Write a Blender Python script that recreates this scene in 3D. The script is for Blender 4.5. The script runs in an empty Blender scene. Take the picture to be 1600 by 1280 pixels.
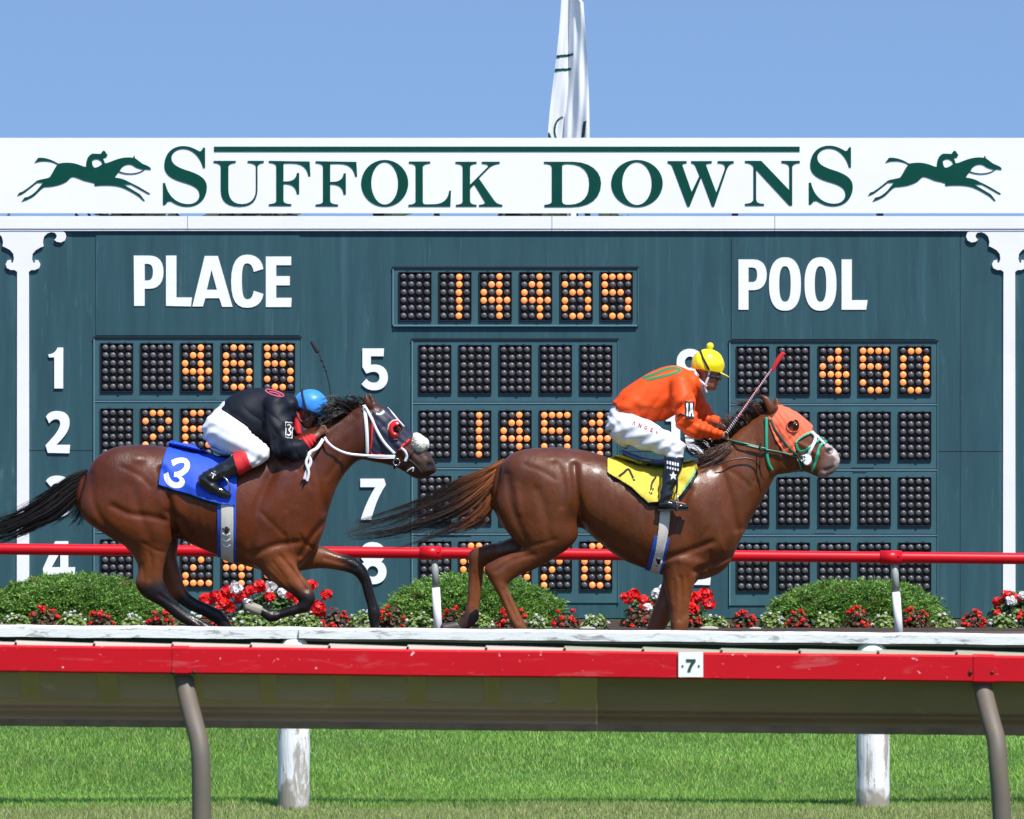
import bpy, bmesh, math, random, re
import numpy as np
import openvdb as vdb
from mathutils import Vector, Matrix
from mathutils.bvhtree import BVHTree
R = math.radians
random.seed(7); rng = np.random.default_rng(11)
C = bpy.context.scene.collection
sc = bpy.context.scene
# ---------------------------------------------------------------- camera, sky, sun, exposure
F = 9400.0; EYE = 2.0; HOR = 677.0          # focal length in photo pixels, eye height, horizon row
cam = bpy.data.cameras.new('camera'); co = bpy.data.objects.new('camera', cam); C.objects.link(co)
co.location = (0, 0, EYE); co.rotation_euler = (R(90), 0, 0)
cam.sensor_width = 36; cam.lens = F / 1600 * 36; cam.shift_y = (HOR - 640) / 1600
cam.clip_start = 0.5; cam.clip_end = 2000
cam.dof.use_dof = True; cam.dof.focus_distance = 42; cam.dof.aperture_fstop = 18
sc.camera = co
SUN_EL, SUN_AZ = 57, 30                     # sun over the camera's right shoulder
w = bpy.data.worlds.new('World'); sc.world = w; w.use_nodes = True
nt = w.node_tree; nt.nodes.clear()
sky = nt.nodes.new('ShaderNodeTexSky'); sky.sky_type = 'NISHITA'; sky.sun_disc = False
sky.sun_elevation = R(SUN_EL); sky.sun_rotation = R(180 - SUN_AZ)
sky.air_density = 1.0; sky.dust_density = 0.25; sky.ozone_density = 3.6
tc = nt.nodes.new('ShaderNodeTexCoord'); mp = nt.nodes.new('ShaderNodeMapping')
mp.inputs['Location'].default_value = (0, 0, 0.30)
bg = nt.nodes.new('ShaderNodeBackground'); bg.inputs[1].default_value = 0.15
wo = nt.nodes.new('ShaderNodeOutputWorld')
nt.links.new(tc.outputs['Generated'], mp.inputs[0]); nt.links.new(mp.outputs[0], sky.inputs[0])
nt.links.new(sky.outputs[0], bg.inputs[0]); nt.links.new(bg.outputs[0], wo.inputs[0])
sl = bpy.data.lights.new('sun', 'SUN'); sl.energy = 5.0; sl.angle = R(0.5); sl.color = (1, 0.96, 0.9)
so = bpy.data.objects.new('sun', sl); C.objects.link(so); so.location = (10, -10, 30)
sd = Vector((math.sin(R(SUN_AZ)) * math.cos(R(SUN_EL)), -math.cos(R(SUN_AZ)) * math.cos(R(SUN_EL)), math.sin(R(SUN_EL))))
so.rotation_euler = sd.to_track_quat('Z', 'Y').to_euler()
sc.view_settings.view_transform = 'Standard'; sc.view_settings.look = 'None'
sc.view_settings.exposure = 0.36; sc.view_settings.gamma = 1.0

# ---------------------------------------------------------------- helpers
def at(x, y, D): return Vector(((x - 800) * D / F, D, EYE - (y - HOR) * D / F))
def PX(D): return F / D

def srgb(r, g, b):
    f = lambda c: c / 12.92 if c <= .04045 else ((c + .055) / 1.055) ** 2.4
    return tuple(f(v / 255) for v in (r, g, b))

def mat(name, col, rough=.6, var=.0, vscale=(6, 6, 6), bump=0., bscale=(40, 40, 40), spec=.5, metal=0., col2=None,
        attr=None, emit=0, sheen=0, patch=None, coat=0, sss=0, trans=0):
    m = bpy.data.materials.new(name); m.use_nodes = True; n = m.node_tree; L = n.links.new
    b = n.nodes['Principled BSDF']
    b.inputs['Roughness'].default_value = rough; b.inputs['Metallic'].default_value = metal
    b.inputs['Specular IOR Level'].default_value = spec
    if coat: b.inputs['Coat Weight'].default_value = coat; b.inputs['Coat Roughness'].default_value = .25
    if sheen: b.inputs['Sheen Weight'].default_value = sheen
    if sss: b.inputs['Subsurface Weight'].default_value = sss; b.inputs['Subsurface Scale'].default_value = .01
    t = n.nodes.new('ShaderNodeTexCoord')
    def noise(scale, detail=6, rou=.6, dist=0):
        mpn = n.nodes.new('ShaderNodeMapping'); mpn.inputs['Scale'].default_value = scale
        L(t.outputs['Object'], mpn.inputs[0])
        z = n.nodes.new('ShaderNodeTexNoise'); z.inputs['Scale'].default_value = 1
        z.inputs['Detail'].default_value = detail; z.inputs['Roughness'].default_value = rou
        z.inputs['Distortion'].default_value = dist
        L(mpn.outputs[0], z.inputs['Vector']); return z.outputs['Fac']
    def mixc(fac, a, bb):
        x = n.nodes.new('ShaderNodeMix'); x.data_type = 'RGBA'
        for s, v in ((x.inputs[0], fac), (x.inputs[6], a), (x.inputs[7], bb)):
            if isinstance(v, (tuple, list)): s.default_value = (*v[:3], 1)
            elif isinstance(v, (int, float)): s.default_value = v
            else: L(v, s)
        return x.outputs[2]
    def ramp(f, lo, hi):
        r = n.nodes.new('ShaderNodeMapRange'); r.inputs['From Min'].default_value = lo; r.inputs['From Max'].default_value = hi
        L(f, r.inputs[0]); return r.outputs[0]
    base = (*col, 1)
    if attr:
        a = n.nodes.new('ShaderNodeAttribute'); a.attribute_name = attr; base = a.outputs['Color']
    if var or col2:
        c2 = col2 or tuple(max(0, c * (1 - var)) for c in col)
        if attr:
            hs = n.nodes.new('ShaderNodeHueSaturation'); L(base, hs.inputs['Color']); hs.inputs['Value'].default_value = 1 - var
            c2 = hs.outputs[0]
        base = mixc(ramp(noise(vscale), .35, .65), base if attr else col, c2)
    for pc, psc, lo, hi in (patch or ()):
        base = mixc(ramp(noise(psc, 8, .7, .6), lo, hi), base if not isinstance(base, tuple) else base, pc)
    if isinstance(base, tuple): b.inputs['Base Color'].default_value = base
    else: L(base, b.inputs['Base Color'])
    if emit:
        b.inputs['Emission Strength'].default_value = emit
        b.inputs['Emission Color'].default_value = (*col, 1)
    if bump:
        bp = n.nodes.new('ShaderNodeBump'); bp.inputs['Strength'].default_value = 1; bp.inputs['Distance'].default_value = bump
        L(noise(bscale, 4), bp.inputs['Height']); L(bp.outputs[0], b.inputs['Normal'])
    if trans:
        tr = n.nodes.new('ShaderNodeBsdfTranslucent'); ms = n.nodes.new('ShaderNodeMixShader'); ms.inputs[0].default_value = trans
        if isinstance(base, tuple): tr.inputs[0].default_value = base
        else: L(base, tr.inputs[0])
        L(b.outputs[0], ms.inputs[1]); L(tr.outputs[0], ms.inputs[2]); L(ms.outputs[0], n.nodes['Material Output'].inputs[0])
    return m

def mesh_np(name, V, Q=None, T=None, mats=(), parent=None, loc=None, mi=None, smooth=False, col=None):
    """one mesh object from numpy vertices, quads and triangles"""
    V = np.asarray(V, float)
    if loc is None: loc = parent['_base'] if parent is not None and '_base' in parent else (0, 0, 0)
    V = V - np.array(loc)
    me = bpy.data.meshes.new(name)
    nq = 0 if Q is None else len(Q); ntr = 0 if T is None else len(T)
    me.vertices.add(len(V)); me.vertices.foreach_set('co', V.astype(np.float32).ravel())
    idx = np.concatenate([a for a in ((np.asarray(Q).ravel() if nq else None), (np.asarray(T).ravel() if ntr else None)) if a is not None]).astype(np.int32)
    me.loops.add(len(idx)); me.loops.foreach_set('vertex_index', idx)
    me.polygons.add(nq + ntr)
    st = np.concatenate([np.arange(nq) * 4, nq * 4 + np.arange(ntr) * 3]).astype(np.int32)
    me.polygons.foreach_set('loop_start', st)
    if mi is not None: me.polygons.foreach_set('material_index', np.asarray(mi, np.int32))
    me.update(calc_edges=True); me.validate()
    if smooth: me.polygons.foreach_set('use_smooth', np.ones(len(me.polygons), bool))
    if col is not None:
        at_ = me.color_attributes.new('Col', 'FLOAT_COLOR', 'POINT')
        at_.data.foreach_set('color', np.c_[col, np.ones(len(col))].astype(np.float32).ravel())
    for m in (mats if isinstance(mats, (list, tuple)) else [mats]): me.materials.append(m)
    o = bpy.data.objects.new(name, me); C.objects.link(o)
    if parent is not None: o.parent = parent
    else: o.location = loc
    o['_base'] = list(loc)
    return o

class MB:
    """collects boxes, tubes and lathes, then links them as ONE mesh object"""
    def __init__(s): s.v = []; s.f = []; s.m = []; s.sm = []
    def add(s, v, f, m=0, sm=False):
        o = len(s.v); s.v += [tuple(p) for p in v]; s.f += [tuple(i + o for i in q) for q in f]; s.m += [m] * len(f); s.sm += [sm] * len(f); return s
    def box(s, a, b, m=0):
        x0, y0, z0 = a; x1, y1, z1 = b
        return s.add([(x0,y0,z0),(x1,y0,z0),(x1,y1,z0),(x0,y1,z0),(x0,y0,z1),(x1,y0,z1),(x1,y1,z1),(x0,y1,z1)],
                     [(0,3,2,1),(4,5,6,7),(0,1,5,4),(1,2,6,5),(2,3,7,6),(3,0,4,7)], m)
    def tube(s, pts, rad, n=12, m=0, caps=True, sx=1.):
        pts = [Vector(p) for p in pts]; rad = rad if isinstance(rad, (list, tuple)) else [rad] * len(pts)
        v = []; up = None
        for i, p in enumerate(pts):
            d = (pts[min(i + 1, len(pts) - 1)] - pts[max(i - 1, 0)]).normalized()
            if up is None: up = Vector((0, 1, 0)) if abs(d.y) < .9 else Vector((1, 0, 0))
            a = d.cross(up).normalized(); up = a.cross(d).normalized()
            for k in range(n):
                t = 2 * math.pi * k / n
                v.append(p + (a * math.cos(t) * sx + up * math.sin(t)) * rad[i])
        f = [(i*n+k, i*n+(k+1) % n, (i+1)*n+(k+1) % n, (i+1)*n+k) for i in range(len(pts)-1) for k in range(n)]
        if caps: f += [tuple(range(n))[::-1], tuple((len(pts)-1)*n + k for k in range(n))]
        return s.add(v, f, m, True)
    def ball(s, c, r, m=0, n=14, k=8, sc=(1, 1, 1)):
        v = []; f = []
        for i in range(k + 1):
            t = math.pi * i / k
            for j in range(n):
                p = 2 * math.pi * j / n
                v.append((c[0] + r*sc[0]*math.sin(t)*math.cos(p), c[1] + r*sc[1]*math.sin(t)*math.sin(p), c[2] + r*sc[2]*math.cos(t)))
        f = [(i*n+j, (i+1)*n+j, (i+1)*n+(j+1) % n, i*n+(j+1) % n) for i in range(k) for j in range(n)]
        return s.add(v, f, m, True)
    def extr(s, prof, x0, x1, m=0, nx=1, jit=None):
        """closed profile in (y,z) swept along x"""
        n = len(prof); v = []
        for i in range(nx + 1):
            x = x0 + (x1 - x0) * i / nx
            dy, dz = jit(x) if jit else (0, 0)
            v += [(x, y + dy, z + dz) for y, z in prof]
        f = [(i*n+k, i*n+(k+1) % n, (i+1)*n+(k+1) % n, (i+1)*n+k) for i in range(nx) for k in range(n)]
        f += [tuple(range(n))[::-1], tuple(nx*n + k for k in range(n))]
        return s.add(v, f, m)
    def build(s, name, mats, parent=None, loc=None, bevel=0, smooth=False):
        if loc is None: loc = parent['_base'] if parent is not None and '_base' in parent else (0, 0, 0)
        me = bpy.data.meshes.new(name)
        me.from_pydata([(p[0]-loc[0], p[1]-loc[1], p[2]-loc[2]) for p in s.v], [], s.f)
        for m in (mats if isinstance(mats, (list, tuple)) else [mats]): me.materials.append(m)
        for p, i, q in zip(me.polygons, s.m, s.sm): p.material_index = i; p.use_smooth = q or smooth
        bm = bmesh.new(); bm.from_mesh(me); bmesh.ops.recalc_face_normals(bm, faces=bm.faces)
        if bevel: bmesh.ops.bevel(bm, geom=[e for e in bm.edges if e.calc_face_angle(0) > .8], offset=bevel, segments=2, affect='EDGES', clamp_overlap=True)
        bm.to_mesh(me); bm.free()
        o = bpy.data.objects.new(name, me); C.objects.link(o)
        if parent is not None: o.parent = parent
        else: o.location = loc
        o['_base'] = list(loc)
        return o

def tag(o, label=None, cat=None, group=None, kind=None):
    if label: o['label'] = label
    if cat: o['category'] = cat
    if group: o['group'] = group
    if kind: o['kind'] = kind
    return o
def thing(name, loc, label, cat, group=None):
    o = bpy.data.objects.new(name, None); C.objects.link(o); o.location = loc; o.empty_display_size = .1
    o['_base'] = list(loc); return tag(o, label, cat, group)
def struct(o): o['kind'] = 'structure'; return o
def copy_tree(o, parent=None):
    c = o.copy(); C.objects.link(c); c.parent = parent
    for ch in [x for x in list(C.objects) if x.parent == o]: copy_tree(ch, c)
    return c

# ---- flat outlines (letters, emblems): path strings in photo pixels, crop offsets applied
def path(s, ox=0, oy=0, k=1.0, step=6):
    tok = re.findall(r'[MLCZ]|-?[\d.]+', s); i = 0; out = []; cur = None; sub = []
    def num():
        nonlocal i
        v = (float(tok[i]) / k + ox, float(tok[i+1]) / k + oy); i += 2; return v
    cmd = None
    while i < len(tok):
        if tok[i] in 'MLCZ': cmd = tok[i]; i += 1
        if cmd == 'Z':
            out.append(sub); sub = []; continue
        if cmd == 'M': cur = num(); sub = [cur]; cmd = 'L'
        elif cmd == 'L': cur = num(); sub.append(cur)
        elif cmd == 'C':
            a, b, c = num(), num(), num()
            for j in range(1, step + 1):
                t = j / step; q = 1 - t
                sub.append(tuple(q**3*cur[d] + 3*q*q*t*a[d] + 3*q*t*t*b[d] + t**3*c[d] for d in (0, 1)))
            cur = c
    if sub: out.append(sub)
    return out
def ellp(cx, cy, rx, ry, n=40, p=1.0):
    f = lambda v: math.copysign(abs(v) ** p, v)
    return [(cx + rx * f(math.cos(2*math.pi*i/n)), cy + ry * f(math.sin(2*math.pi*i/n))) for i in range(n)]
def plate(name, subs, D, m, parent=None, depth=.004, loc=None):
    """outline(s) as a thin solid sheet standing at distance D"""
    cu = bpy.data.curves.new(name, 'CURVE'); cu.dimensions = '2D'; cu.fill_mode = 'BOTH'; cu.extrude = depth
    for sub in subs:
        sp = cu.splines.new('POLY'); sp.points.add(len(sub) - 1); sp.use_cyclic_u = True
        for i, (x, y) in enumerate(sub):
            p = at(x, y, D); sp.points[i].co = (p.x, p.z, 0, 1)
    o = bpy.data.objects.new('tmp', cu); C.objects.link(o)
    dg = bpy.context.evaluated_depsgraph_get(); me = bpy.data.meshes.new_from_object(o.evaluated_get(dg))
    bpy.data.objects.remove(o)
    if loc is None: loc = parent['_base'] if parent is not None and '_base' in parent else (0, 0, 0)
    for v in me.vertices:
        x, z, y = v.co; v.co = (x - loc[0], D - y - loc[1], z - loc[2])
    me.materials.clear(); me.materials.append(m); me.name = name
    bm = bmesh.new(); bm.from_mesh(me); bmesh.ops.recalc_face_normals(bm, faces=bm.faces); bm.to_mesh(me); bm.free()
    n = bpy.data.objects.new(name, me); C.objects.link(n)
    if parent is not None: n.parent = parent
    else: n.location = loc
    n['_base'] = list(loc)
    return n
# ================================================================ THE PLACE
W_WHITE = srgb(238, 238, 240)
white_paint = mat('white_paint', (.80, .80, .82), .45, var=.05, vscale=(1.5, 1.5, 3), bump=.0006, bscale=(60, 60, 8),
                  patch=[((.45, .45, .44), (9, 9, 5), .70, .80)])
sign_white = mat('sign_white', (.82, .82, .84), .4, var=.03, vscale=(1, 1, 2), patch=[((.6, .6, .6), (3, 3, 14), .72, .8)])
green_ink = mat('green_ink', (.001, .062, .043), .5, spec=.15, var=.15, vscale=(5, 5, 5))
letter_white = mat('letter_white', (.84, .84, .85), .5, var=.06, vscale=(3, 3, 60), bump=.0005, bscale=(10, 10, 220))
teal = mat('teal_plywood', (.031, .088, .106), .6, spec=.2, col2=(.024, .067, .084), vscale=(7, 7, .7), bump=.0012, bscale=(160, 10, 9),
           patch=[((.08, .16, .19), (16, 16, 1.2), .58, .82), ((.024, .066, .088), (1.1, 1, .9), .56, .80), ((.055,.125,.155), (5, 1, .25), .55, .80), ((.16,.26,.30), (30, 30, 9), .72, .76)])
teal2 = mat('teal_module', (.045, .116, .138), .55, spec=.25, col2=(.037, .096, .116), vscale=(5, 5, 2), bump=.0005, bscale=(60, 10, 20),
            patch=[((.12, .06, .03), (7, 7, 9), .72, .80)])
dark_line = mat('dark_gap_and_shade', (.008, .012, .016), .9)
# ground: grass verge with the dirt track on its rise, garden bed beyond
def zg(D):
    pts = [(-60, -.4), (18, 0), (33.2, 0), (36.5, .3), (38.2, .5), (45.4, .5), (46.6, .46), (48, .44), (53, .31), (58, .28), (90, .3), (1500, .3)]
    for (a, za), (b, zb) in zip(pts, pts[1:]):
        if D <= b: return za + (zb - za) * (D - a) / (b - a)
    return .3
def strip(name, ds, x, m, lift=0):
    v = []; f = []
    for i, d in enumerate(ds):
        v += [(-x, d, zg(d) + lift), (x, d, zg(d) + lift)]
        if i: f.append((2*i-2, 2*i-1, 2*i+1, 2*i))
    b = MB(); b.add(v, f); return struct(b.build(name, m))
grass_m = mat('grass_ground', (.045, .14, .014), .9, col2=(.03, .09, .01), vscale=(4, 4, 4), bump=.01, bscale=(80, 80, 80),
              patch=[((.16, .19, .05), (2.2, 3, 3), .62, .8)])
dirt_m = mat('dirt_ground', (.10, .07, .048), .95, var=.35, vscale=(5, 5, 5), bump=.02, bscale=(25, 25, 25))
soil_m = mat('soil_ground', (.060, .034, .022), .95, var=.5, vscale=(14, 14, 14), bump=.02, bscale=(50, 50, 50),
             patch=[((.16, .10, .07), (30, 30, 30), .6, .75)])
strip('ground', [-60, 18, 33.2, 36.5, 38.2, 45.4, 46.6, 48, 53, 58, 90, 1500], 700, grass_m)
strip('dirt_track', [37.2, 38.2, 45.4, 45.8], 160, dirt_m, .006)
strip('garden_bed', [46.2, 46.6, 48, 53, 54.5], 30, soil_m, .008)
# turf blades where the eye can reach them
def blades():
    n = 340000
    D = 30.6 + (rng.random(n)) * 6.4; X = (rng.random(n) * 2 - 1) * (D / F * 800 + .9)
    Z = np.array([zg(d) for d in np.linspace(30, 38, 400)])[np.clip(((D - 30) / 8 * 399).astype(int), 0, 399)]
    dry = np.clip((32.15 + .12*np.sin(X*3.1)+.08*np.sin(X*11) - D) * 5, 0, 1)
    h = (.012 + .026 * rng.random(n)) * (1 + .35 * np.sin(X * 2.1 + D * 1.7) * np.sin(D * 3.3 - X)); wd = .0022 + .0018 * rng.random(n)
    a = rng.random(n) * math.pi; ln = rng.normal(0, .5, n) * h; ly = rng.normal(0, .5, n) * h
    V = np.empty((n, 3, 3))
    V[:, 0] = np.c_[X - np.cos(a) * wd, D - np.sin(a) * wd, Z - .004]; V[:, 1] = np.c_[X + np.cos(a) * wd, D + np.sin(a) * wd, Z - .004]
    V[:, 2] = np.c_[X + ln, D + ly, Z + h]
    g = rng.random(n)[:, None]; pn = (.5 + .5 * np.sin(X * 1.3 + 2 * np.sin(D * .9)) * np.sin(D * 2.2 + X * .7))[:, None]
    base = np.array([.11, .28, .030]) * (1 - g) + np.array([.34, .56, .11]) * g
    base = base * (.8 + .35 * pn)
    straw = rng.random(n)[:, None] < .09
    base = np.where(straw, np.array([.30, .30, .13]), base)
    dr = np.array([.34, .38, .14]) * (.6 + .7 * g)
    dsel = (rng.random(n) < dry * .85)[:, None]
    base = np.where(dsel, dr, base)
    cols = np.repeat(base, 3, 0)
    m = mat('grass_blades', (.1, .2, .05), .55, attr='Col', trans=.3)
    o = mesh_np('grass', V.reshape(-1, 3), T=np.arange(3 * n).reshape(-1, 3), mats=m, loc=(0, 33, 0), col=cols)
    tag(o, 'short mown green turf, straw coloured along its near edge', 'grass', kind='stuff')
blades()

# ---- tote board
DB = 55.0
board = thing('tote_board', at(800, 965, DB), 'big teal results board with white PLACE and POOL lettering and bulb digits', 'scoreboard')
b = MB(); p0 = at(-420, 345, DB); p1 = at(2020, 966, DB)
b.box((p0.x, DB, p1.z), (p1.x, DB + .5, p0.z)); b.build('board_wall', teal, board)
# raised plywood sheets: a faintly proud sheet behind each word and the seams between sheets
b = MB()
for x0, y0, x1, y1 in ((150, 368, 468, 524), (1143, 372, 1462, 530)):
    b = MB(); a, c = at(x0, y0, DB), at(x1, y1, DB); b.box((a.x, DB - .010, c.z), (c.x, DB + .01, a.z)); b.build('plywood_sheet', teal, board)
for xs in (-150, 1500, 1660):
    a, c = at(xs, 365, DB), at(xs + .8, 966, DB); b = MB(); b.box((a.x, DB - .001, c.z), (c.x, DB + .01, a.z)); b.build('seam', dark_line, board)
for y, x0, x1 in ((703.5, 45, 148), (703.5, 470, 645), (705, 965, 1141), (705, 1464, 1566), (372, 150, 468)):
    a, c = at(x0, y, DB), at(x1, y + .8, DB); b = MB(); b.box((a.x, DB - .002, c.z), (c.x, DB + .01, a.z)); b.build('seam', dark_line, board)
# recessed-looking display banks
bulb_off = mat('bulb_off', (.10, .10, .11), .33, var=.45, vscale=(9, 9, 9), spec=.45)
bulb_on = mat('bulb_lit', (1.0, .31, .08), .35, emit=.4, spec=.4, col2=(.95, .26, .10), vscale=(11, 11, 11))
module_black = mat('module_black', (.006, .006, .008), .8, spec=.1, var=.3, vscale=(20, 20, 20))
PAT = {' ': '', '1': '..#.' * 6, '4': '..#..##.#.#.####..#...#.', '6': '.##.#...###.#..##..#.##.', '5': '#####...###....##..#.##.',
       '8': '.##.#..#.##.#..##..#.##.', '0': '.##.#..##..##..##..#.##.', '2': '.##.#..#..#..#..#...####', '7': '####...#..#..#..#...#...', '9': '.##.#..##..#.###...#.##.'}
PW, PH = 49.5, 74.5
def hemis(cx, cy, m, mb, r=4.9):
    c = at(cx, cy, DB - .012); n = 12; v = []; f = []; rr = r / PX(DB)
    for i in range(4):
        t = i / 4 * math.pi / 2
        for j in range(n):
            q = 2*math.pi*j/n; v.append((c.x + rr*math.cos(t)*math.cos(q), DB - .018 - rr*.6*math.sin(t), c.z + rr*math.cos(t)*math.sin(q)))
    v.append((c.x, DB - .018 - rr*.6, c.z))
    f = [(i*n+j, i*n+(j+1) % n, (i+1)*n+(j+1) % n, (i+1)*n+j) for i in range(3) for j in range(n)] + [(3*n+j, 3*n+(j+1) % n, 4*n) for j in range(n)]
    mb.add(v, f, m, True)
def digit(x, y, ch, bank):
    mb = MB(); a, c = at(x, y, DB), at(x + PW, y + PH, DB)
    mb.box((a.x, DB - .017, c.z), (c.x, DB + .01, a.z), 0)
    t = .006                                   # thin lip, recess shade put into its near-black colour, and tiny hinges
    mb.box((a.x - t, DB - .030, a.z), (c.x + t, DB, a.z + t), 2); mb.box((a.x - t, DB - .03, c.z - t), (c.x + t, DB, c.z), 2)
    mb.box((a.x - t, DB - .028, c.z), (a.x, DB, a.z), 2); mb.box((c.x, DB - .028, c.z), (c.x + t, DB, a.z), 2)
    for u in (.22, .72):
        hx = a.x + (c.x - a.x) * u; mb.box((hx, DB - .03, a.z + t), (hx + .022, DB, a.z + t + .008), 2)
    hx = (a.x + c.x) / 2; mb.box((hx, DB - .02, c.z - .036), (hx + .02, DB, c.z - .026), 2)
    pat = PAT[ch] or '.' * 24; lit = MB(); any_ = False
    for i in range(24):
        r, k = divmod(i, 4)
        cx, cy = x + 6.6 + k * 12.1 + random.uniform(-.4, .4), y + 6.6 + r * 12.25 + random.uniform(-.4, .4)
        if pat[i] == '#': hemis(cx, cy, 0, lit, 5.1); any_ = True
        else: hemis(cx, cy, 1, mb, 4.9)
    o = mb.build('digit_module', [module_black, bulb_off, dark_line], bank)
    if any_: lit.build('lit_bulbs', [bulb_on], o)
for o_, (x0, y0, x1, y1), xs, y, rows in (
    (0, (615, 419, 996, 508), (624, 686.5, 749.5, 812.5, 876, 938.5), 426, ['_14485']),
    (1, (148, 528, 470, 940), (158, 220.5, 283, 346.5, 411), 537, ['__465', '_2605', '_____', '__248']),
    (2, (645, 531, 965, 942), (655, 717.5, 780.5, 843.5, 906.5), 540, ['_____', '_1454', '_____', '_6570']),
    (3, (1141, 534, 1464, 946), (1151.5, 1215, 1279, 1341.5, 1404.5), 542, ['__450', '_____', '_____', '_____'])):
    a, c = at(x0, y0, DB), at(x1, y1, DB)
    bk = MB(); bk.box((a.x, DB - .012, c.z), (c.x, DB + .01, a.z), 0)
    t = .014
    bk.box((a.x - .012, DB - .026, a.z), (c.x + .012, DB + .01, a.z + t), 1)      # dark drip strip over the bank
    bk.box((c.x, DB - .022, c.z), (c.x + .012, DB + .01, a.z), 0); bk.box((a.x - .01, DB - .02, c.z), (a.x, DB + .01, a.z), 2)
    if o_ == 0: bk.box((a.x, DB - .03, c.z - .012), (c.x, DB + .01, c.z), 2)
    for r in range(1, len(rows)):
        zz = at(0, y + r * 102.2 - 13, DB).z
        bk.box((a.x, DB - .016, zz), (c.x, DB, zz + .007), 1)
        bk.box((a.x, DB - .018, zz - .012), (c.x, DB, zz - .001), 2)
    for _ in range(5):                                                         # splits where the paint has peeled
        xx = random.uniform(a.x, c.x - .5); zz = at(0, y + random.choice([2, 3]) * 102.2 - 13 + random.uniform(-4, 9), DB).z
        if len(rows) > 1: bk.box((xx, DB - .0165, zz), (xx + random.uniform(.1, .4), DB, zz + .004), 1)
    bko = bk.build('display_bank', [teal2, dark_line, mat('teal_edge', (.11, .21, .26), .5)], board)
    for r, row in enumerate(rows):
        for k, ch in enumerate(row): digit(xs[k], y + r * 102.2, ch.replace('_', ' '), bko)
# numerals and words, cut from thin white sheet
DL = DB - .014
def words(name, subs, par=board, D=DL, m=letter_white, label=None):
    o = plate(name, subs, D, m, par)
    if label: o['label'] = label
    return o
sh = lambda subs, dx, dy=0: [[(x + dx, y + dy) for x, y in s] for s in subs]
A_ = (140, 380, 3.3333)
words('place_word', path('M230,65 L310,65 C360,65 385,95 385,150 C385,205 360,238 310,238 L287,238 L287,327 L232,327 Z M287,108 L300,108 C322,108 330,122 330,150 C330,180 322,195 300,195 L287,195 Z '
  'M398,65 L452,65 L452,283 L533,283 L528,330 L398,327 Z M600,67 L668,67 L745,332 L690,332 L676,287 L603,287 L590,330 L535,330 Z M635,140 L663,243 L610,243 Z '
  'M905,135 L855,150 C850,120 838,105 820,105 C800,105 793,125 793,200 C793,275 803,293 822,293 C840,293 850,280 855,248 L905,265 C900,310 870,337 820,337 C765,337 737,300 737,200 C737,100 770,60 820,60 C870,60 900,90 905,135 Z '
  'M918,70 L1050,70 L1050,115 L972,115 L972,172 L1043,172 L1043,220 L972,220 L972,285 L1052,285 L1050,333 L918,333 Z', *A_), label='white capital word PLACE')
P_ = path('M113,85 L190,85 C235,85 260,115 260,163 C260,215 235,245 190,245 L165,245 L165,347 L113,347 Z M165,127 L185,127 C203,127 210,140 210,163 C210,190 203,203 185,203 L165,203 Z M650,85 L703,85 L703,297 L785,297 L778,347 L650,347 Z', 1120, 380, 3.3333)
for cx in (355, 540):
    P_ += [[(1120 + x/3.3333, 380 + y/3.3333) for x, y in ellp(cx, 213, 83, 139, p=.82)], [(1120 + x/3.3333, 380 + y/3.3333) for x, y in ellp(cx, 213, 30, 93, p=.8)]]
words('pool_word', P_, label='white capital word POOL')
B_ = (0, 500, 2.783)
G = {'1': path('M275,120 L275,298 L236,298 L236,163 L213,163 L210,150 C235,148 245,135 250,120 Z', *B_),
     '2': path('M200,420 C210,400 235,395 252,396 C285,397 303,415 303,445 C303,475 290,500 245,543 L305,543 L302,580 L208,578 L198,545 C240,500 262,475 262,448 C262,435 250,430 240,432 C228,434 222,440 214,450 Z', *B_),
     '3': path('M200,700 C210,682 230,676 252,677 C285,678 303,694 303,718 C303,738 293,750 280,757 C298,764 308,780 308,802 C308,838 285,858 250,858 C222,858 205,848 195,825 L222,808 C230,820 240,824 250,824 C262,824 268,815 268,802 C268,784 258,776 238,776 L238,743 C255,743 264,736 264,722 C264,714 258,710 248,710 C236,710 228,716 222,726 Z', *B_),
     '4': path('M240,962 L297,962 L297,1075 L327,1075 L325,1110 L297,1110 L297,1142 L250,1142 L250,1110 L187,1105 L187,1080 Z M262,1010 L262,1075 L225,1075 Z', *B_)}
C_ = (300, 520, 4)
G['5'] = path('M1065,98 L1200,98 L1198,147 L1118,147 L1118,200 C1180,190 1225,220 1225,280 C1225,330 1190,360 1140,360 C1110,360 1080,350 1060,320 L1090,288 C1105,308 1120,312 1140,312 C1160,312 1172,298 1172,278 C1172,250 1150,240 1120,245 L1090,255 L1065,215 Z', *C_)
G['7'] = path('M1052,912 L1200,912 L1212,950 C1165,1020 1140,1090 1120,1168 L1055,1168 C1075,1100 1100,1040 1145,965 L1052,965 Z', *C_)
G['8'] = path('M582,847 C595,847 602,855 602,864 C602,871 599,875 596,878 C602,882 604,888 604,894 C604,906 595,913 583,913 C570,913 561,906 561,894 C561,887 564,882 569,878 C565,875 563,871 563,864 C563,855 570,847 582,847 Z') + [ellp(582.5, 865, 7, 6.5, 20), ellp(582.5, 893, 8.5, 8.5, 20)]
G['6'] = [[(2*583 - x, 2*675 - y) for x, y in s] for s in sh(path('M1078,545 C1093,545 1099,556 1099,569 C1099,586 1090,602 1078,612 L1062,612 C1070,604 1078,596 1081,590 C1066,592 1057,582 1057,567 C1057,553 1066,545 1078,545 Z') + [ellp(1078, 566, 8, 9, 20)], -495, 97)]
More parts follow.
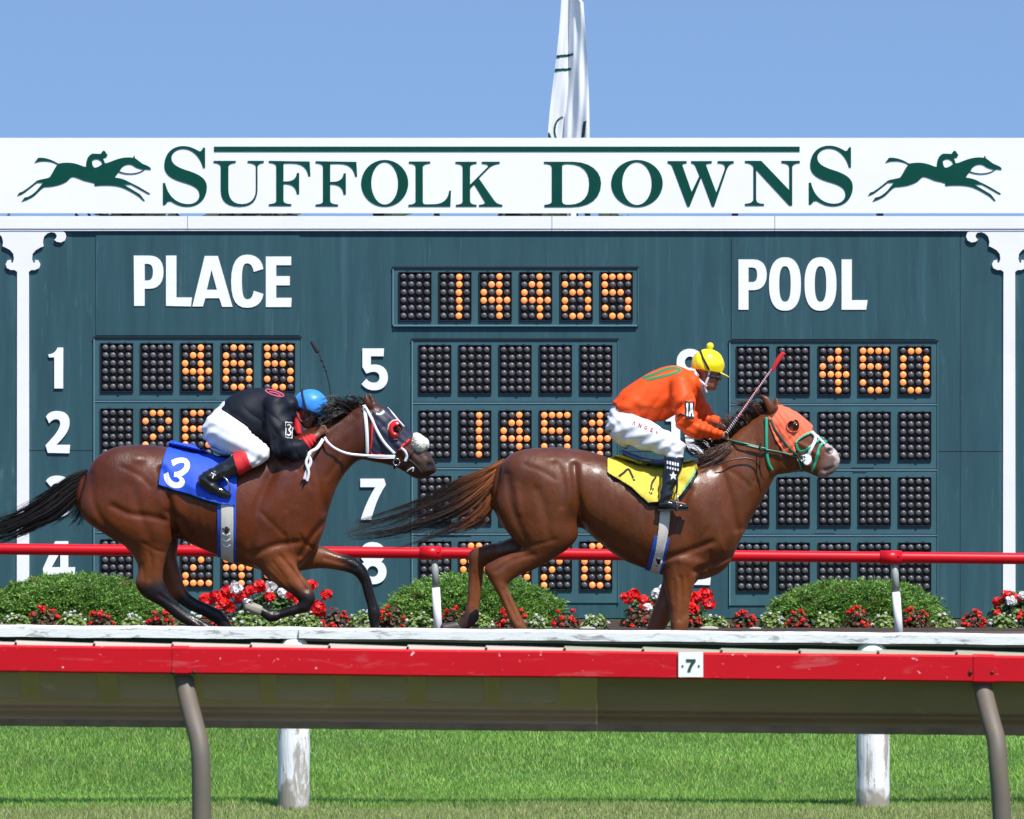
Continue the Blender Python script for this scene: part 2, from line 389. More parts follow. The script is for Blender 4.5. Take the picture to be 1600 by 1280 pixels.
G['9'] = path('M1078,545 C1093,545 1099,556 1099,569 C1099,586 1090,602 1078,612 L1062,612 C1070,604 1078,596 1081,590 C1066,592 1057,582 1057,567 C1057,553 1066,545 1078,545 Z') + [ellp(1078, 566, 8, 9, 20)]
G['10'] = sh(G['1'], 964, 100) + [ellp(1092, 677, 22, 33, p=.85), ellp(1092, 677, 8.5, 20, p=.85)]
G['11'] = sh(G['1'], 966, 202) + sh(G['1'], 1002, 202)
G['12'] = sh(G['1'], 964, 306) + sh(G['2'], 1001, 206)
for k in G: words('numeral', G[k], label='white painted number %s' % k)
# white cornice, sign and posts with scroll brackets
b = MB(); a, c = at(-420, 338, DB), at(2020, 361, DB)
b.box((a.x, DB - .040, c.z + .020), (c.x, DB + .55, a.z)); b.box((a.x, DB - .032, c.z), (c.x, DB + .5, c.z + .016)); b.box((a.x, DB - .020, c.z + .01), (c.x, DB + .5, c.z + .024), 1)
for x in (293, 862, 1210): q = at(x, 0, DB); b.box((q.x, DB - .043, c.z + .02), (q.x + .006, DB, a.z + .002), 1)
b.build('cornice', [white_paint, mat('joint_grey', (.3, .3, .32), .8)], board)
SCR = ('M{0},0 L{1},0 L{1},95 C{1},100 70,97 75,82 C78,70 95,68 98,80 C100,60 90,50 75,52 C52,55 38,80 48,100 C52,112 68,118 68,124 Z')
def post(px, y1):
    # half bracket outline measured from the post's centre line, mirrored
    half = [(10, 60), (16, 60), (22, 58), (26, 52), (24, 46), (18, 44), (14, 46), (12, 42), (14, 34), (20, 30), (28, 26), (33, 24), (33, 14), (36, 6), (44, 3), (50, 4), (53, 8), (51, 12), (48, 14), (52, 18), (58, 18), (64, 14), (67, 8), (66, 3), (62, 0)]
    half = [(9, 64)] + [(13, 61), (19, 61), (25, 58), (27, 52), (24, 46), (19, 45), (19, 49), (16, 50), (14, 44), (15, 36), (20, 30), (27, 26), (32, 24), (31, 17), (33, 9), (38, 4), (44, 2), (50, 3), (53, 7), (52, 11), (49, 14), (53, 17), (59, 18), (65, 15), (67.5, 9), (66, 3), (62, 0)]
    ys = 361
    pts = [(px + x, ys + y) for x, y in half[::-1]] ; lf = [(px - x, ys + y) for x, y in half]
    body = lf[::-1] + half_col(px, y1) + [(px + x, ys + y) for x, y in half]
    return body
def half_col(px, y1): return [(px - 9.5, y1), (px + 9.5, y1)]
for px in (36, 1577):
    o = plate('post', [post(px, 966)], DB - .013, white_paint, board, depth=.013)
    bv = o.modifiers.new('b', 'BEVEL'); bv.width = .003; bv.segments = 2; bv.limit_method = 'ANGLE'
    bv.harden_normals = False
# kerb under the board
b = MB(); a = at(800, 966, DB)
b.box((-14, DB - .35, zg(DB) - .1), (14, DB - .05, a.z - .012)); tag(b.build('concrete_kerb', mat('kerb', (.42, .38, .31), .9, var=.3, vscale=(3, 3, 3), bump=.003), loc=(0, DB - .2, .2)), 'low pale concrete kerb along the foot of the teal board', 'kerb')

# ---- sign above the board
DS = DB - .034
sign = thing('track_sign', at(800, 332, DS), 'long white sign above the teal board with green serif lettering and galloping horse emblems', 'sign')
a, c = at(-400, 215.5, DS), at(2000, 333.3, DS)
b = MB(); b.box((a.x, DS, c.z), (c.x, DS + .025, a.z)); b.build('sign_panel', sign_white, sign)
dsteel = mat('dark_steel', (.03, .03, .03), .5, metal=.6)
for x in (218, 448, 678, 914, 1145, 1372):
    b = MB(); q = at(x, 334, DS); b.box((q.x, DS + .01, q.z - .045), (q.x + .05, DS + .3, q.z + .05)); b.build('bracket', dsteel, sign)
SA, SB = (240, 215, 2.857), (800, 215, 2.857)
S_ = path('M230,45 L230,135 L221,135 C212,95 180,50 133,50 C100,50 80,70 80,92 C80,120 110,135 160,150 C215,168 238,190 238,222 C238,275 200,308 152,308 C120,308 100,298 78,284 L64,285 L52,300 L42,300 L42,203 L52,203 C60,250 95,297 155,297 C185,297 205,280 205,255 C205,230 185,215 140,202 C80,186 48,165 48,125 C48,70 85,38 132,38 C160,38 180,48 205,62 L212,60 L222,45 Z', *SA, step=12)
Fg = path('M515,104 L697,107 L700,172 L692,172 C685,135 665,115 620,115 L585,115 C581,115 580,118 580,125 L580,196 L590,196 C620,196 637,185 640,158 L650,158 L650,252 L640,252 C637,222 620,208 590,207 L580,207 L580,280 C580,290 588,296 615,297 L615,305 L515,305 L515,297 C540,296 548,290 548,280 L548,130 C548,120 540,113 515,112 Z', *SA)
def ell_c(o, cx, cy, rx, ry): return [(o[0] + x / o[2], o[1] + y / o[2]) for x, y in ellp(cx, cy, rx, ry, 56)]
suff = S_ + path('M268,104 L367,104 L367,112 C345,114 336,120 334,130 L334,230 C334,275 355,297 395,297 C435,297 457,272 457,230 L457,130 C457,120 445,114 420,112 L420,104 L492,104 L492,112 C475,114 466,120 464,130 L464,232 C464,280 440,308 385,308 C330,308 300,285 300,235 L300,130 C300,120 290,114 268,112 Z', *SA) \
  + Fg + sh(Fg, 73, .6) + [ell_c(SA, 1032, 204, 105, 104), ell_c(SA, 1032, 204, 60, 95)] \
  + path('M1140,107 L1235,107 L1235,115 C1212,116 1204,122 1202,132 L1202,285 C1202,294 1206,298 1215,298 L1245,298 C1290,298 1315,280 1320,237 L1328,237 L1325,308 L1138,308 L1138,300 C1160,299 1170,293 1170,283 L1170,132 C1170,122 1162,116 1140,115 Z', *SA) \
  + path('M1348,108 L1442,108 L1442,116 C1420,117 1414,123 1413,133 L1413,210 L1490,133 C1500,122 1490,117 1465,116 L1465,108 L1545,108 L1545,116 C1520,118 1505,128 1495,138 L1452,182 L1520,280 C1530,293 1540,298 1557,300 L1557,308 L1453,308 L1453,300 C1475,299 1483,294 1478,285 L1433,210 C1425,212 1415,225 1413,232 L1413,283 C1414,293 1420,299 1442,300 L1442,308 L1350,308 L1350,300 C1372,299 1379,293 1380,283 L1380,133 C1379,123 1372,117 1348,116 Z', *SA)
words('lettering', suff, sign, DS - .002, green_ink, 'dark green serif word SUFFOLK')
down = sh(S_, 1009.2, -.6) + path('M143,108 L270,108 C350,108 398,150 398,205 C398,270 350,310 265,310 L145,310 L145,300 C170,299 178,292 178,282 L178,135 C178,122 170,117 143,116 Z M224,130 C224,120 232,117 250,117 C315,117 345,150 345,205 C345,265 315,299 255,300 C235,300 226,297 224,285 Z '
  'M695,105 L780,105 L780,114 C765,115 758,118 762,128 L802,242 L837,170 L820,130 C816,118 808,115 800,114 L800,105 L892,105 L892,114 C870,115 862,118 868,128 L912,245 L950,140 C955,122 945,115 918,114 L918,105 L990,105 L990,114 C975,116 966,124 960,140 L903,308 L893,308 L845,178 L793,308 L783,308 L718,135 C714,122 708,116 695,114 Z '
  'M1040,104 L1113,104 L1238,235 L1238,135 C1238,120 1228,115 1203,113 L1203,104 L1285,104 L1285,113 C1262,115 1252,120 1251,135 L1251,303 L1238,303 L1090,143 L1090,275 C1091,290 1100,295 1125,296 L1125,304 L1040,304 L1040,296 C1065,294 1077,288 1078,272 L1078,130 C1070,118 1058,113 1040,112 Z', *SB) \
  + [ell_c(SB, 558, 205, 115, 105), ell_c(SB, 558, 205, 66, 96)]
words('lettering', down, sign, DS - .002, green_ink, 'dark green serif word DOWNS')
words('underline_bar', [[(334.5, 229.2), (1249.5, 229.2), (1249.5, 237), (334.5, 237)]], sign, DS - .002, green_ink)
EMB = path('M252,200 L285,155 C340,150 400,165 468,208 C500,200 560,195 610,205 C660,215 690,235 720,238 C722,180 730,140 775,118 C810,115 840,122 855,118 C862,108 865,98 880,90 C895,92 900,105 905,118 L918,128 L908,132 L908,148 L895,153 C880,158 872,160 872,165 C885,178 888,190 890,203 L910,203 C960,185 1020,155 1085,152 C1110,150 1130,152 1145,155 L1160,132 L1165,158 C1190,175 1220,200 1235,210 C1260,220 1290,230 1305,245 L1310,262 L1285,262 C1270,258 1262,260 1250,262 C1220,258 1180,250 1150,225 C1130,210 1090,210 1060,230 C1045,240 1035,255 1030,270 C1015,290 990,310 985,335 C1040,340 1080,355 1110,375 C1160,395 1220,430 1260,455 L1303,480 L1298,487 L1282,482 C1230,454 1180,424 1130,398 L1060,398 C1100,420 1150,450 1210,486 C1225,503 1240,525 1255,545 L1240,543 C1225,530 1215,518 1203,508 C1160,478 1100,445 1050,425 C1000,405 900,400 800,410 L795,400 L800,388 C770,375 730,370 700,362 C660,345 630,330 600,328 C580,328 570,350 545,370 C500,400 420,420 345,420 C320,425 290,465 250,500 C230,515 200,528 180,538 L135,553 L162,515 L185,512 C220,500 260,470 290,430 L330,380 L275,382 C240,410 200,440 165,468 L140,484 L95,502 L113,472 L140,464 C190,432 230,400 270,366 C290,350 340,350 385,335 C410,310 430,250 462,217 C430,195 380,182 330,185 L300,187 Z '
  'M775,190 C775,175 800,163 825,167 C850,172 868,195 868,210 C855,225 820,245 800,245 C785,243 775,215 775,190 Z', 1340, 220, 5.818)
REIN = path('M1012,272 C1080,305 1180,308 1245,262 L1252,264 C1190,316 1080,310 1010,282 Z', 1340, 220, 5.818)
for dx in (0, -1329.3):
    e = words('horse_emblem', sh(EMB, dx), sign, DS - .002, green_ink, 'green galloping horse and rider emblem on the %s' % ('right' if dx == 0 else 'left'))
    plate('rein_line', sh(REIN, dx), DS - .0035, green_ink, e, loc=sign['_base'])

# ---- limp flag and its pole behind the sign
DF = 57.5
pole = MB(); q = at(893, 0, DF + .25); pole.tube([(q.x, DF + .25, .2), (q.x, DF + .25, at(0, -160, DF).z)], .045, 14)
tag(pole.build('flag_pole', white_paint, loc=(q.x, DF + .25, .2)), 'white flag pole hidden behind the hanging flag above the board', 'flag pole')
flag = thing('flag', at(888, 236, DF), 'limp white flag with thin green stripes hanging above the sign', 'flag')
def flag_mesh():
    nu, nv = 120, 90; V = []; cl = []
    for j in range(nv + 1):
        y = -120 + 372 * j / nv
        t = max(0, min(1, y / 218)) if y > 0 else y / 218
        xl = 877 - 21 * t ** 1 + 1.2 * math.sin(y / 37); xr = 907 + 11 * math.sin(min(1, max(0, .2 + t * .75)) * math.pi * .62)
        if t < 0: xl = 877 + 21 * -t * .6; xr = 908 + 4 * t
        for i in range(nu + 1):
            u = i / nu                                     # three stacked folds, left edge at the back
            if u < .38: x = xl + (xr - xl) * .78 * (u / .38); d = -.02 + .22 * (u / .38)
            elif u < .62: k = (u - .38) / .24; x = xl + (xr - xl) * (.78 - .40 * k); d = .20 - .12 * k
            else: k = (u - .62) / .38; x = xl + (xr - xl) * (.38 + .62 * k + .06 * t); d = .08 - .26 * math.sin(k * math.pi * .5)
            d = d * .55 + .012 * math.sin(u * 40 + y * .02) * (.3 + t) + .012 * math.sin(u * 19 - y * .035)
            p = at(x, y, DF + d); V.append((p.x, p.y, p.z))
    V = np.array(V); Q = [(j*(nu+1)+i, j*(nu+1)+i+1, (j+1)*(nu+1)+i+1, (j+1)*(nu+1)+i) for j in range(nv) for i in range(nu)]
    return V, Q
flag_m = mat('flag_cloth', (.86, .86, .88), .8, var=.03, vscale=(4, 4, 4), bump=.002, bscale=(30, 30, 4), trans=.25)
V, Q = flag_mesh(); fo = mesh_np('flag_cloth', V, Q=Q, mats=flag_m, parent=flag, smooth=True)
bvf = BVHTree.FromPolygons([tuple(p) for p in V], Q)
def on_surface(bv, poly, name, m, parent, dpt, D0, off=.006, res=2.0):
    """a thin patch of cloth or paint lying on a surface, found by dropping the outline onto it"""
    xs = [p[0] for p in poly]; ys = [p[1] for p in poly]; cu = []
    pts = {}; f = []; vv = []
    nx = max(2, int((max(xs) - min(xs)) / res)); ny = max(2, int((max(ys) - min(ys)) / res))
    gx = np.linspace(min(xs), max(xs), nx + 1); gy = np.linspace(min(ys), max(ys), ny + 1)
    for i in range(nx):
        for j in range(ny):
            cx, cy = (gx[i] + gx[i+1]) / 2, (gy[j] + gy[j+1]) / 2
            if not inpoly(cx, cy, poly): continue
            ids = []
            for a_, b_ in ((i, j), (i+1, j), (i+1, j+1), (i, j+1)):
                if (a_, b_) not in pts:
                    p = at(gx[a_], gy[b_], D0); h = bv.ray_cast(Vector((p.x, D0 - 2, p.z)), Vector((0, 1, 0)))
                    if h[0] is None: pts[(a_, b_)] = None
                    else: pts[(a_, b_)] = len(vv); vv.append((h[0].x, h[0].y - off, h[0].z))
                ids.append(pts[(a_, b_)])
            if None not in ids: f.append(ids)
    return mesh_np(name, vv, Q=f, mats=m, parent=parent, smooth=True) if f else None
def inpoly(x, y, poly):
    r = False; n = len(poly); j = n - 1
    for i in range(n):
        xi, yi = poly[i]; xj, yj = poly[j]
        if (yi > y) != (yj > y) and x < (xj - xi) * (y - yi) / (yj - yi) + xi: r = not r
        j = i
    return r
for pl in ([(868, 87), (895.5, 83.5), (895.5, 87), (867.5, 91)], [(866, 108), (892, 106), (892, 109.5), (865.5, 112)],
           [(855, 209), (858, 207), (863, 218), (857, 218)], [(911, 191), (916, 190), (913, 214), (908, 218)]):
    on_surface(bvf, pl, 'stripe', green_ink, flag, .25, DF, res=.7)
ring = [(880 + 15*math.cos(t) * r_, 204 + 22*math.sin(t) * r_) for r_, rg in ((1, 0),) for t in [math.pi * (.55 + .95 * i / 16) for i in range(17)]]
ring += [(880 + 12*math.cos(t), 204 + 20*math.sin(t)) for t in [math.pi * (.55 + .95 * i / 16) for i in range(17)][::-1]]
on_surface(bvf, ring, 'crest_line', green_ink, flag, .25, DF, res=.7)

# ---- far trees showing through the slit between sign and board
leafm = mat('far_leaves', (.035, .065, .025), .7, var=.5, vscale=(1, 1, 1))
n = 14000; cx = rng.uniform(-12, 12, n); cz = rng.uniform(.2, 1, n) ** .6
top = 5.0 + .25 * np.sin(cx * 1.1) + .3 * np.sin(cx * 3.3 + 1) - .7 * (cx > 1.5); cy = rng.uniform(84, 88, n)
P = np.c_[cx, cy, .3 + (top - .3) * cz]; a1 = rng.normal(0, .16, (n, 3)); a2 = rng.normal(0, .16, (n, 3))
V = np.stack([P - a1, P + a2, P + a1], 1).reshape(-1, 3)
tag(mesh_np('distant_tree_belt', V, T=np.arange(3*n).reshape(-1, 3), mats=leafm, loc=(0, 86, .3)), 'dark far-off belt of trees behind the board', 'trees', kind='stuff')
# ================================================================ RAILS
red_paint = mat('red_rail_paint', (.56, .002, .010), .35, var=.08, vscale=(3, 3, 3), spec=.35)
red_worn = mat('red_rail_worn', (.52, .002, .010), .5, spec=.25, var=.10, vscale=(2, 2, 6), bump=.0004, bscale=(50, 50, 50),
               patch=[((.50, .16, .16), (3.5, 3, 16), .58, .9), ((.85, .72, .70), (30, 22, 44), .655, .69), ((.30, .006, .01), (5, 5, 1.5), .66, .85)])
post_metal = mat('post_metal', (.15, .115, .082), .6, col2=(.105, .095, .085), vscale=(2, 2, 3), bump=.0006, bscale=(20, 20, 60),
                 patch=[((.16, .105, .06), (9, 9, 4), .52, .8)])
DR = 43.5
rail = thing('inner_rail', at(681, 1001, DR), 'glossy red tubular running rail behind the galloping horses, on thin white posts', 'rail')
def ry(x): return 858.0 + (873.0 - 858.0) * x / 1600
b = MB(); b.tube([at(x, ry(x), DR) for x in range(-700, 2301, 100)], 8.9 / PX(DR), 20)
b.build('rail_tube', red_paint, rail)
for px, lean in ((-42, 5), (681, 5), (1400, 6), (2120, 6)):
    b = MB(); x0 = px - 8
    b.tube([at(x0 - 17, ry(x0), DR), at(x0 + 17, ry(x0), DR)], 10.8 / PX(DR), 20)
    b.ball(at(x0 + 12, ry(x0) - 2, DR - .05), .008, 0, 8, 6); b.build('collar', red_paint, rail)
    b = MB(); b.tube([at(px - 2, ry(px) + 8, DR + .01), at(px, ry(px) + 55, DR + .01)], 5.4 / PX(DR), 14)
    b.build('upright', mat('galvanised', (.32, .36, .33), .5, var=.3, vscale=(10, 10, 10)), rail)
    b = MB(); b.tube([at(px, ry(px) + 54, DR + .01), at(px + lean, 1004, DR + .01)], 6.4 / PX(DR), 14)
    b.build('post_sleeve', white_paint, rail)

# ---- old wooden rail on round posts
DW = 32.0
peel = mat('peeling_white', (.80, .80, .80), .6, var=.08, vscale=(4, 4, 4), bump=.002, bscale=(18, 18, 60),
           patch=[((.34, .34, .35), (7, 7, 30), .52, .62), ((.12, .11, .10), (14, 14, 60), .68, .74)])
peel_post = mat('peeling_post', (.80, .79, .80), .65, var=.10, vscale=(14, 14, 3), bump=.004, bscale=(60, 60, 8),
                patch=[((.36, .33, .30), (14, 14, 3.5), .52, .58), ((.12, .10, .08), (30, 30, 6), .60, .68)])
def zpost(m):                                   # splashed dirt in a band near the foot
    n = m.node_tree; L = n.links.new; b = n.nodes['Principled BSDF']; src = b.inputs['Base Color'].links[0].from_socket
    t = n.nodes.new('ShaderNodeTexCoord'); s = n.nodes.new('ShaderNodeSeparateXYZ'); L(t.outputs['Object'], s.inputs[0])
    nz = n.nodes.new('ShaderNodeTexNoise'); nz.inputs['Scale'].default_value = 9; L(t.outputs['Object'], nz.inputs['Vector'])
    a = n.nodes.new('ShaderNodeMath'); a.operation = 'MULTIPLY_ADD'; L(nz.outputs['Fac'], a.inputs[0]); a.inputs[1].default_value = .42; L(s.outputs['Z'], a.inputs[2])
    r = n.nodes.new('ShaderNodeMapRange'); L(a.outputs[0], r.inputs[0]); r.inputs['From Min'].default_value = .34; r.inputs['From Max'].default_value = .27
    x = n.nodes.new('ShaderNodeMix'); x.data_type = 'RGBA'; L(r.outputs[0], x.inputs[0]); L(src, x.inputs[6]); x.inputs[7].default_value = (.30, .27, .22, 1)
    L(x.outputs[2], b.inputs['Base Color']); return m
zpost(peel_post)
fence = thing('wooden_rail', at(460, 1264, DW), 'old white board rail with flaking paint on thick round wooden posts in the grass', 'fence')
def plank(xa, xb, ya, yb, h0, D, nm='rail_plank'):
    n = 60; b = MB(); prof = []
    za = at(0, ya, D).z; zb = at(0, yb, D).z; A = at(xa, 0, D).x; B = at(xb, 0, D).x; hh = h0 / PX(D)
    jit = lambda x: (0, za + (zb - za) * (x - A) / (B - A) + .0016 * math.sin(x * 9) + .001 * math.sin(x * 31))
    prof = [(D - .06, -hh), (D - .062, -.006), (D - .055, 0), (D + .07, .004), (D + .07, -hh)]
    b.extr(prof, A, B, 0, n, jit); b.build(nm, peel, fence)
plank(-900, 470, 972, 981.5, 16.5, DW + .01); plank(468, 2500, 982, 1000, 15, DW - .012)
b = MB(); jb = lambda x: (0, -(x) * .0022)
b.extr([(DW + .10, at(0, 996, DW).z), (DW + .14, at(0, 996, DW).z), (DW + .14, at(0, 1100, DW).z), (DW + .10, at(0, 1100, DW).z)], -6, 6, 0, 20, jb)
b.build('shade_board', mat('board_shade_dark', (.020, .024, .017), .8, var=.4, vscale=(3, 3, 12)), fence)  # near-black colour holds the shade of the timber face below the cap
for px, ty, wpx in ((-440, 990, 25), (460, 999, 24.5), (1362, 1005, 25.5), (2260, 1012, 25)):
    b = MB(); pts = []; rr = []
    for i in range(26):
        t = i / 25; y = ty + (1272 - ty) * t
        pts.append(at(px + (2 if px > 1000 else -1) * math.sin(t * 2), y, DW + .0)); rr.append((wpx - 2.5 + 3 * min(1, t * 1.6)) / PX(DW) * (1 + .012 * math.sin(t * 23)) if i else (wpx - 8) / PX(DW))
    b.tube(pts, rr, 28); o = b.build('post', peel_post, fence, loc=None)
    # object coordinates run from the foot
    o.location = (0, 0, 0)

# ---- near safety rail
DN = 23.1
saf = thing('safety_rail', at(312, 1500, DN), 'red topped plastic safety rail with olive skirt and bent grey posts, nearest the viewer', 'rail')
SLP = -17.0 / 1600                              # falls a little to the right
XL, XR = at(-500, 0, DN).x, at(2100, 0, DN).x
z0 = at(800, 1017, DN).z                        # top of the red face under the lens axis
jr = lambda x: (0, z0 + SLP * x + .0008 * math.sin(x * 5))
h = 41.5 / PX(DN)
def red_piece(xa, xb, g=0):
    b = MB(); b.extr([(DN - g, -h + .006), (DN + .006 - g, -h - g), (DN + .07, -h - g), (DN + .07, .002 + g), (DN + .008 - g, .002 + g), (DN - g, -.006)], xa, xb, 0, max(1, int((xb - xa) * 8)), jr)
    return b.build('red_cover', red_worn, saf)
cuts = [(-500, 271), (294, 1522.0), (1553.5, 2100)]
for a, c in cuts: red_piece(at(a, 0, DN).x, at(c, 0, DN).x)
for a, c in ((269, 295), (1521, 1554)):
    b = MB(); A, B = at(a, 0, DN).x, at(c, 0, DN).x
    b.extr([(DN - .004, -h + .004), (DN + .004, -h - .004), (DN + .07, -h - .004), (DN + .07, .006), (DN + .006, .006), (DN - .004, -.004)], A, B, 0, 3, jr)
    b.build('joint_sleeve', red_worn, saf)
cream = mat('cream_plastic', (.74, .71, .60), .6, var=.12, vscale=(2, 2, 2)); palegreen = mat('pale_green_plastic', (.50, .57, .42), .6, var=.12, vscale=(2, 2, 2))
def skirtmat(nm, c, c2): return mat(nm, c, .6, trans=.42, spec=.2, col2=c2, vscale=(1.5, 1.5, 5), bump=.0006, bscale=(90, 90, 90), patch=[((c[0]*1.5, c[1]*1.35, c[2]*1.3), (5, 5, 9), .6, .85)])
olive = skirtmat('olive_skirt', (.56, .32, .18), (.48, .27, .15)); dgreen = skirtmat('green_skirt', (.42, .235, .115), (.34, .19, .09))
ribm = mat('skirt_rib', (.88, .58, .36), .6, trans=.6, spec=.2, var=.1, vscale=(2, 2, 5))
brownlip = mat('brown_lip', (.30, .17, .11), .7, var=.4, vscale=(8, 8, 8))
x = -470.0; k = 0
while x < 2100:
    b = MB(); A, B = at(x, 0, DN).x, at(x + 128, 0, DN).x
    zt = .019; za = jr(A)[1]; zb = jr(B)[1]
    for (ya, yb) in ((DN + .02, DN + .2),):
        v = [(A, ya, za), (A + .01, ya, za + zt), (A + (B-A)*.45, ya, (za+zb)/2 + zt*.85), (B, ya, zb + .012), (B, ya, zb - .01), (A, ya, za - .01)]
        v = [(p[0], ya, p[2]) for p in v] + [(p[0], yb, p[2] - .01) for p in v]
        b.add(v, [(5, 4, 3, 2, 1, 0), (6, 7, 8, 9, 10, 11)] + [(i, (i+1) % 6, 6 + (i+1) % 6, 6 + i) for i in range(6)])
    b.build('rim_tile', cream if x < 760 else palegreen, saf); x += 122.6; k += 1
# skirt: sheet sloping down and away under the red rail, ribs moulded near its lower edge
def sk(y, d): return (DN + d, at(800, y, DN + d).z)
skp = [sk(1052, .03), sk(1104, .26), sk(1109, .275), sk(1113, .262), sk(1118, .292), sk(1123, .275), sk(1127, .30), sk(1132, .305)]
skb = [(y + .006, z + .006) for y, z in skp][::-1]
lip = [sk(1131, .29), sk(1141, .29), sk(1142, .33), sk(1131, .33)]
js = lambda x: (0, (SLP) * x * .9)
def skirt(xa, xb, m, panels):
    b = MB(); A, B = at(xa, 0, DN).x, at(xb, 0, DN).x
    n = len(skp); nx_ = 30; vv = []
    for i in range(nx_ + 1):
        X_ = A + (B - A) * i / nx_; vv += [(X_, y, z + js(X_)[1]) for y, z in skp]
    b.add(vv, [(i*n+k, i*n+k+1, (i+1)*n+k+1, (i+1)*n+k) for i in range(nx_) for k in range(n-1)], 0)
    b.extr(lip, A, B, 1, 60, lambda x: (0, js(x)[1] + .0012 * math.sin(x * 40) * math.sin(x * 7)))
    o = b.build('skirt', [m, brownlip], saf)
    if panels:                              # moulded ribs: a frame with round-cornered openings, lying on the sheet
        subs = [[(xa, 1053), (xb, 1053), (xb, 1103), (xa, 1103)]]
        for px in panels:
            x0, x1, y0, y1, r = max(px, xa + 2), min(px + 92, xb - 2), 1046 + 9, 1098, 7
            subs.append([(cx + r * math.cos(R(a)), cy + r * math.sin(R(a))) for cx, cy, s0 in ((x1-r, y1-r, 0), (x0+r, y1-r, 90), (x0+r, y0+r, 180), (x1-r, y0+r, 270)) for a in (s0, s0+30, s0+60, s0+90)])
        f = plate('moulded_rib', subs, DN, m, o, depth=0, loc=saf['_base']); f.data.materials[0] = ribm; base = saf['_base']
        for v in f.data.vertices:
            y = HOR + (EYE - (v.co.z + base[2])) * F / DN; t = (y - 1052) / 52; off = (v.co.y + base[1]) - DN
            yy = skp[0][0] + (skp[1][0] - skp[0][0]) * t; v.co.y = yy + off * .8 - .005 - base[1]; v.co.z = skp[0][1] + (skp[1][1] - skp[0][1]) * t + off * .5 + js(v.co.x + base[0])[1] - .003 - base[2]
    return o
skirt(-500, 934, olive, [-431, -309, -187, -64, 58, 180, 312, 430, 545, 664, 782])
skirt(934.5, 2100, dgreen, [])
for px in (290, 1536):
    s = -1 if px < 800 else -1
    pts = [at(px - 6, 1042, DN + .09), at(px - 2, 1064, DN + .07), at(px + 3, 1090, DN + .03), at(px + 12, 1125, DN - .05), at(px + 21, 1160, DN - .10), at(px + 24, 1200, DN - .12), at(px + 25 + (5 if px > 800 else 0), 1290, DN - .12), at(px + 26 + (8 if px > 800 else 0), 1495, DN - .12)]
    sm = [];
    for i in range(len(pts) - 1):
        a0 = pts[max(i-1, 0)]; a1 = pts[i]; a2 = pts[i+1]; a3 = pts[min(i+2, len(pts)-1)]
        for t in np.linspace(0, 1, 6, endpoint=False): sm.append(.5*((2*a1)+(a2-a0)*t+(2*a0-5*a1+4*a2-a3)*t*t+(3*a1-a0-3*a2+a3)*t**3))
    sm.append(pts[-1]); b = MB(); b.tube(sm, 14.8 / PX(DN), 24)
    b.build('bent_post', post_metal, saf)
    b = MB()
    for dx in (-20, 14): b.ball(at(px + dx, 1051, DN + .0), .009, 0, 10, 6)
    b.build('bolt', mat('bolt_dark', (.06, .02, .02), .5, metal=.5), saf)
# furlong marker plate
pl = MB(); a, c = at(1060, 1019, DN - .006), at(1098.5, 1058, DN - .006); pl.box((a.x, DN - .012, c.z), (c.x, DN - .005, a.z))
po = tag(pl.build('marker_plate', sign_white, loc=(a.x, DN - .008, c.z)), 'small white square plate marked 7 on the near red rail', 'number plate')
dk = mat('dark_green_print', (.01, .05, .03), .5)
plate('numeral', path('M1072,1030 L1087,1030 L1087,1034 C1082,1040 1080,1044 1079,1050 L1074,1050 C1075,1043 1078,1038 1081,1034.5 L1072,1034.5 Z') + [ellp(1066.5, 1041, 1.8, 1.8, 10), ellp(1092, 1041, 1.8, 1.8, 10)], DN - .0135, dk, po, depth=.001, loc=(a.x, DN - .008, c.z))

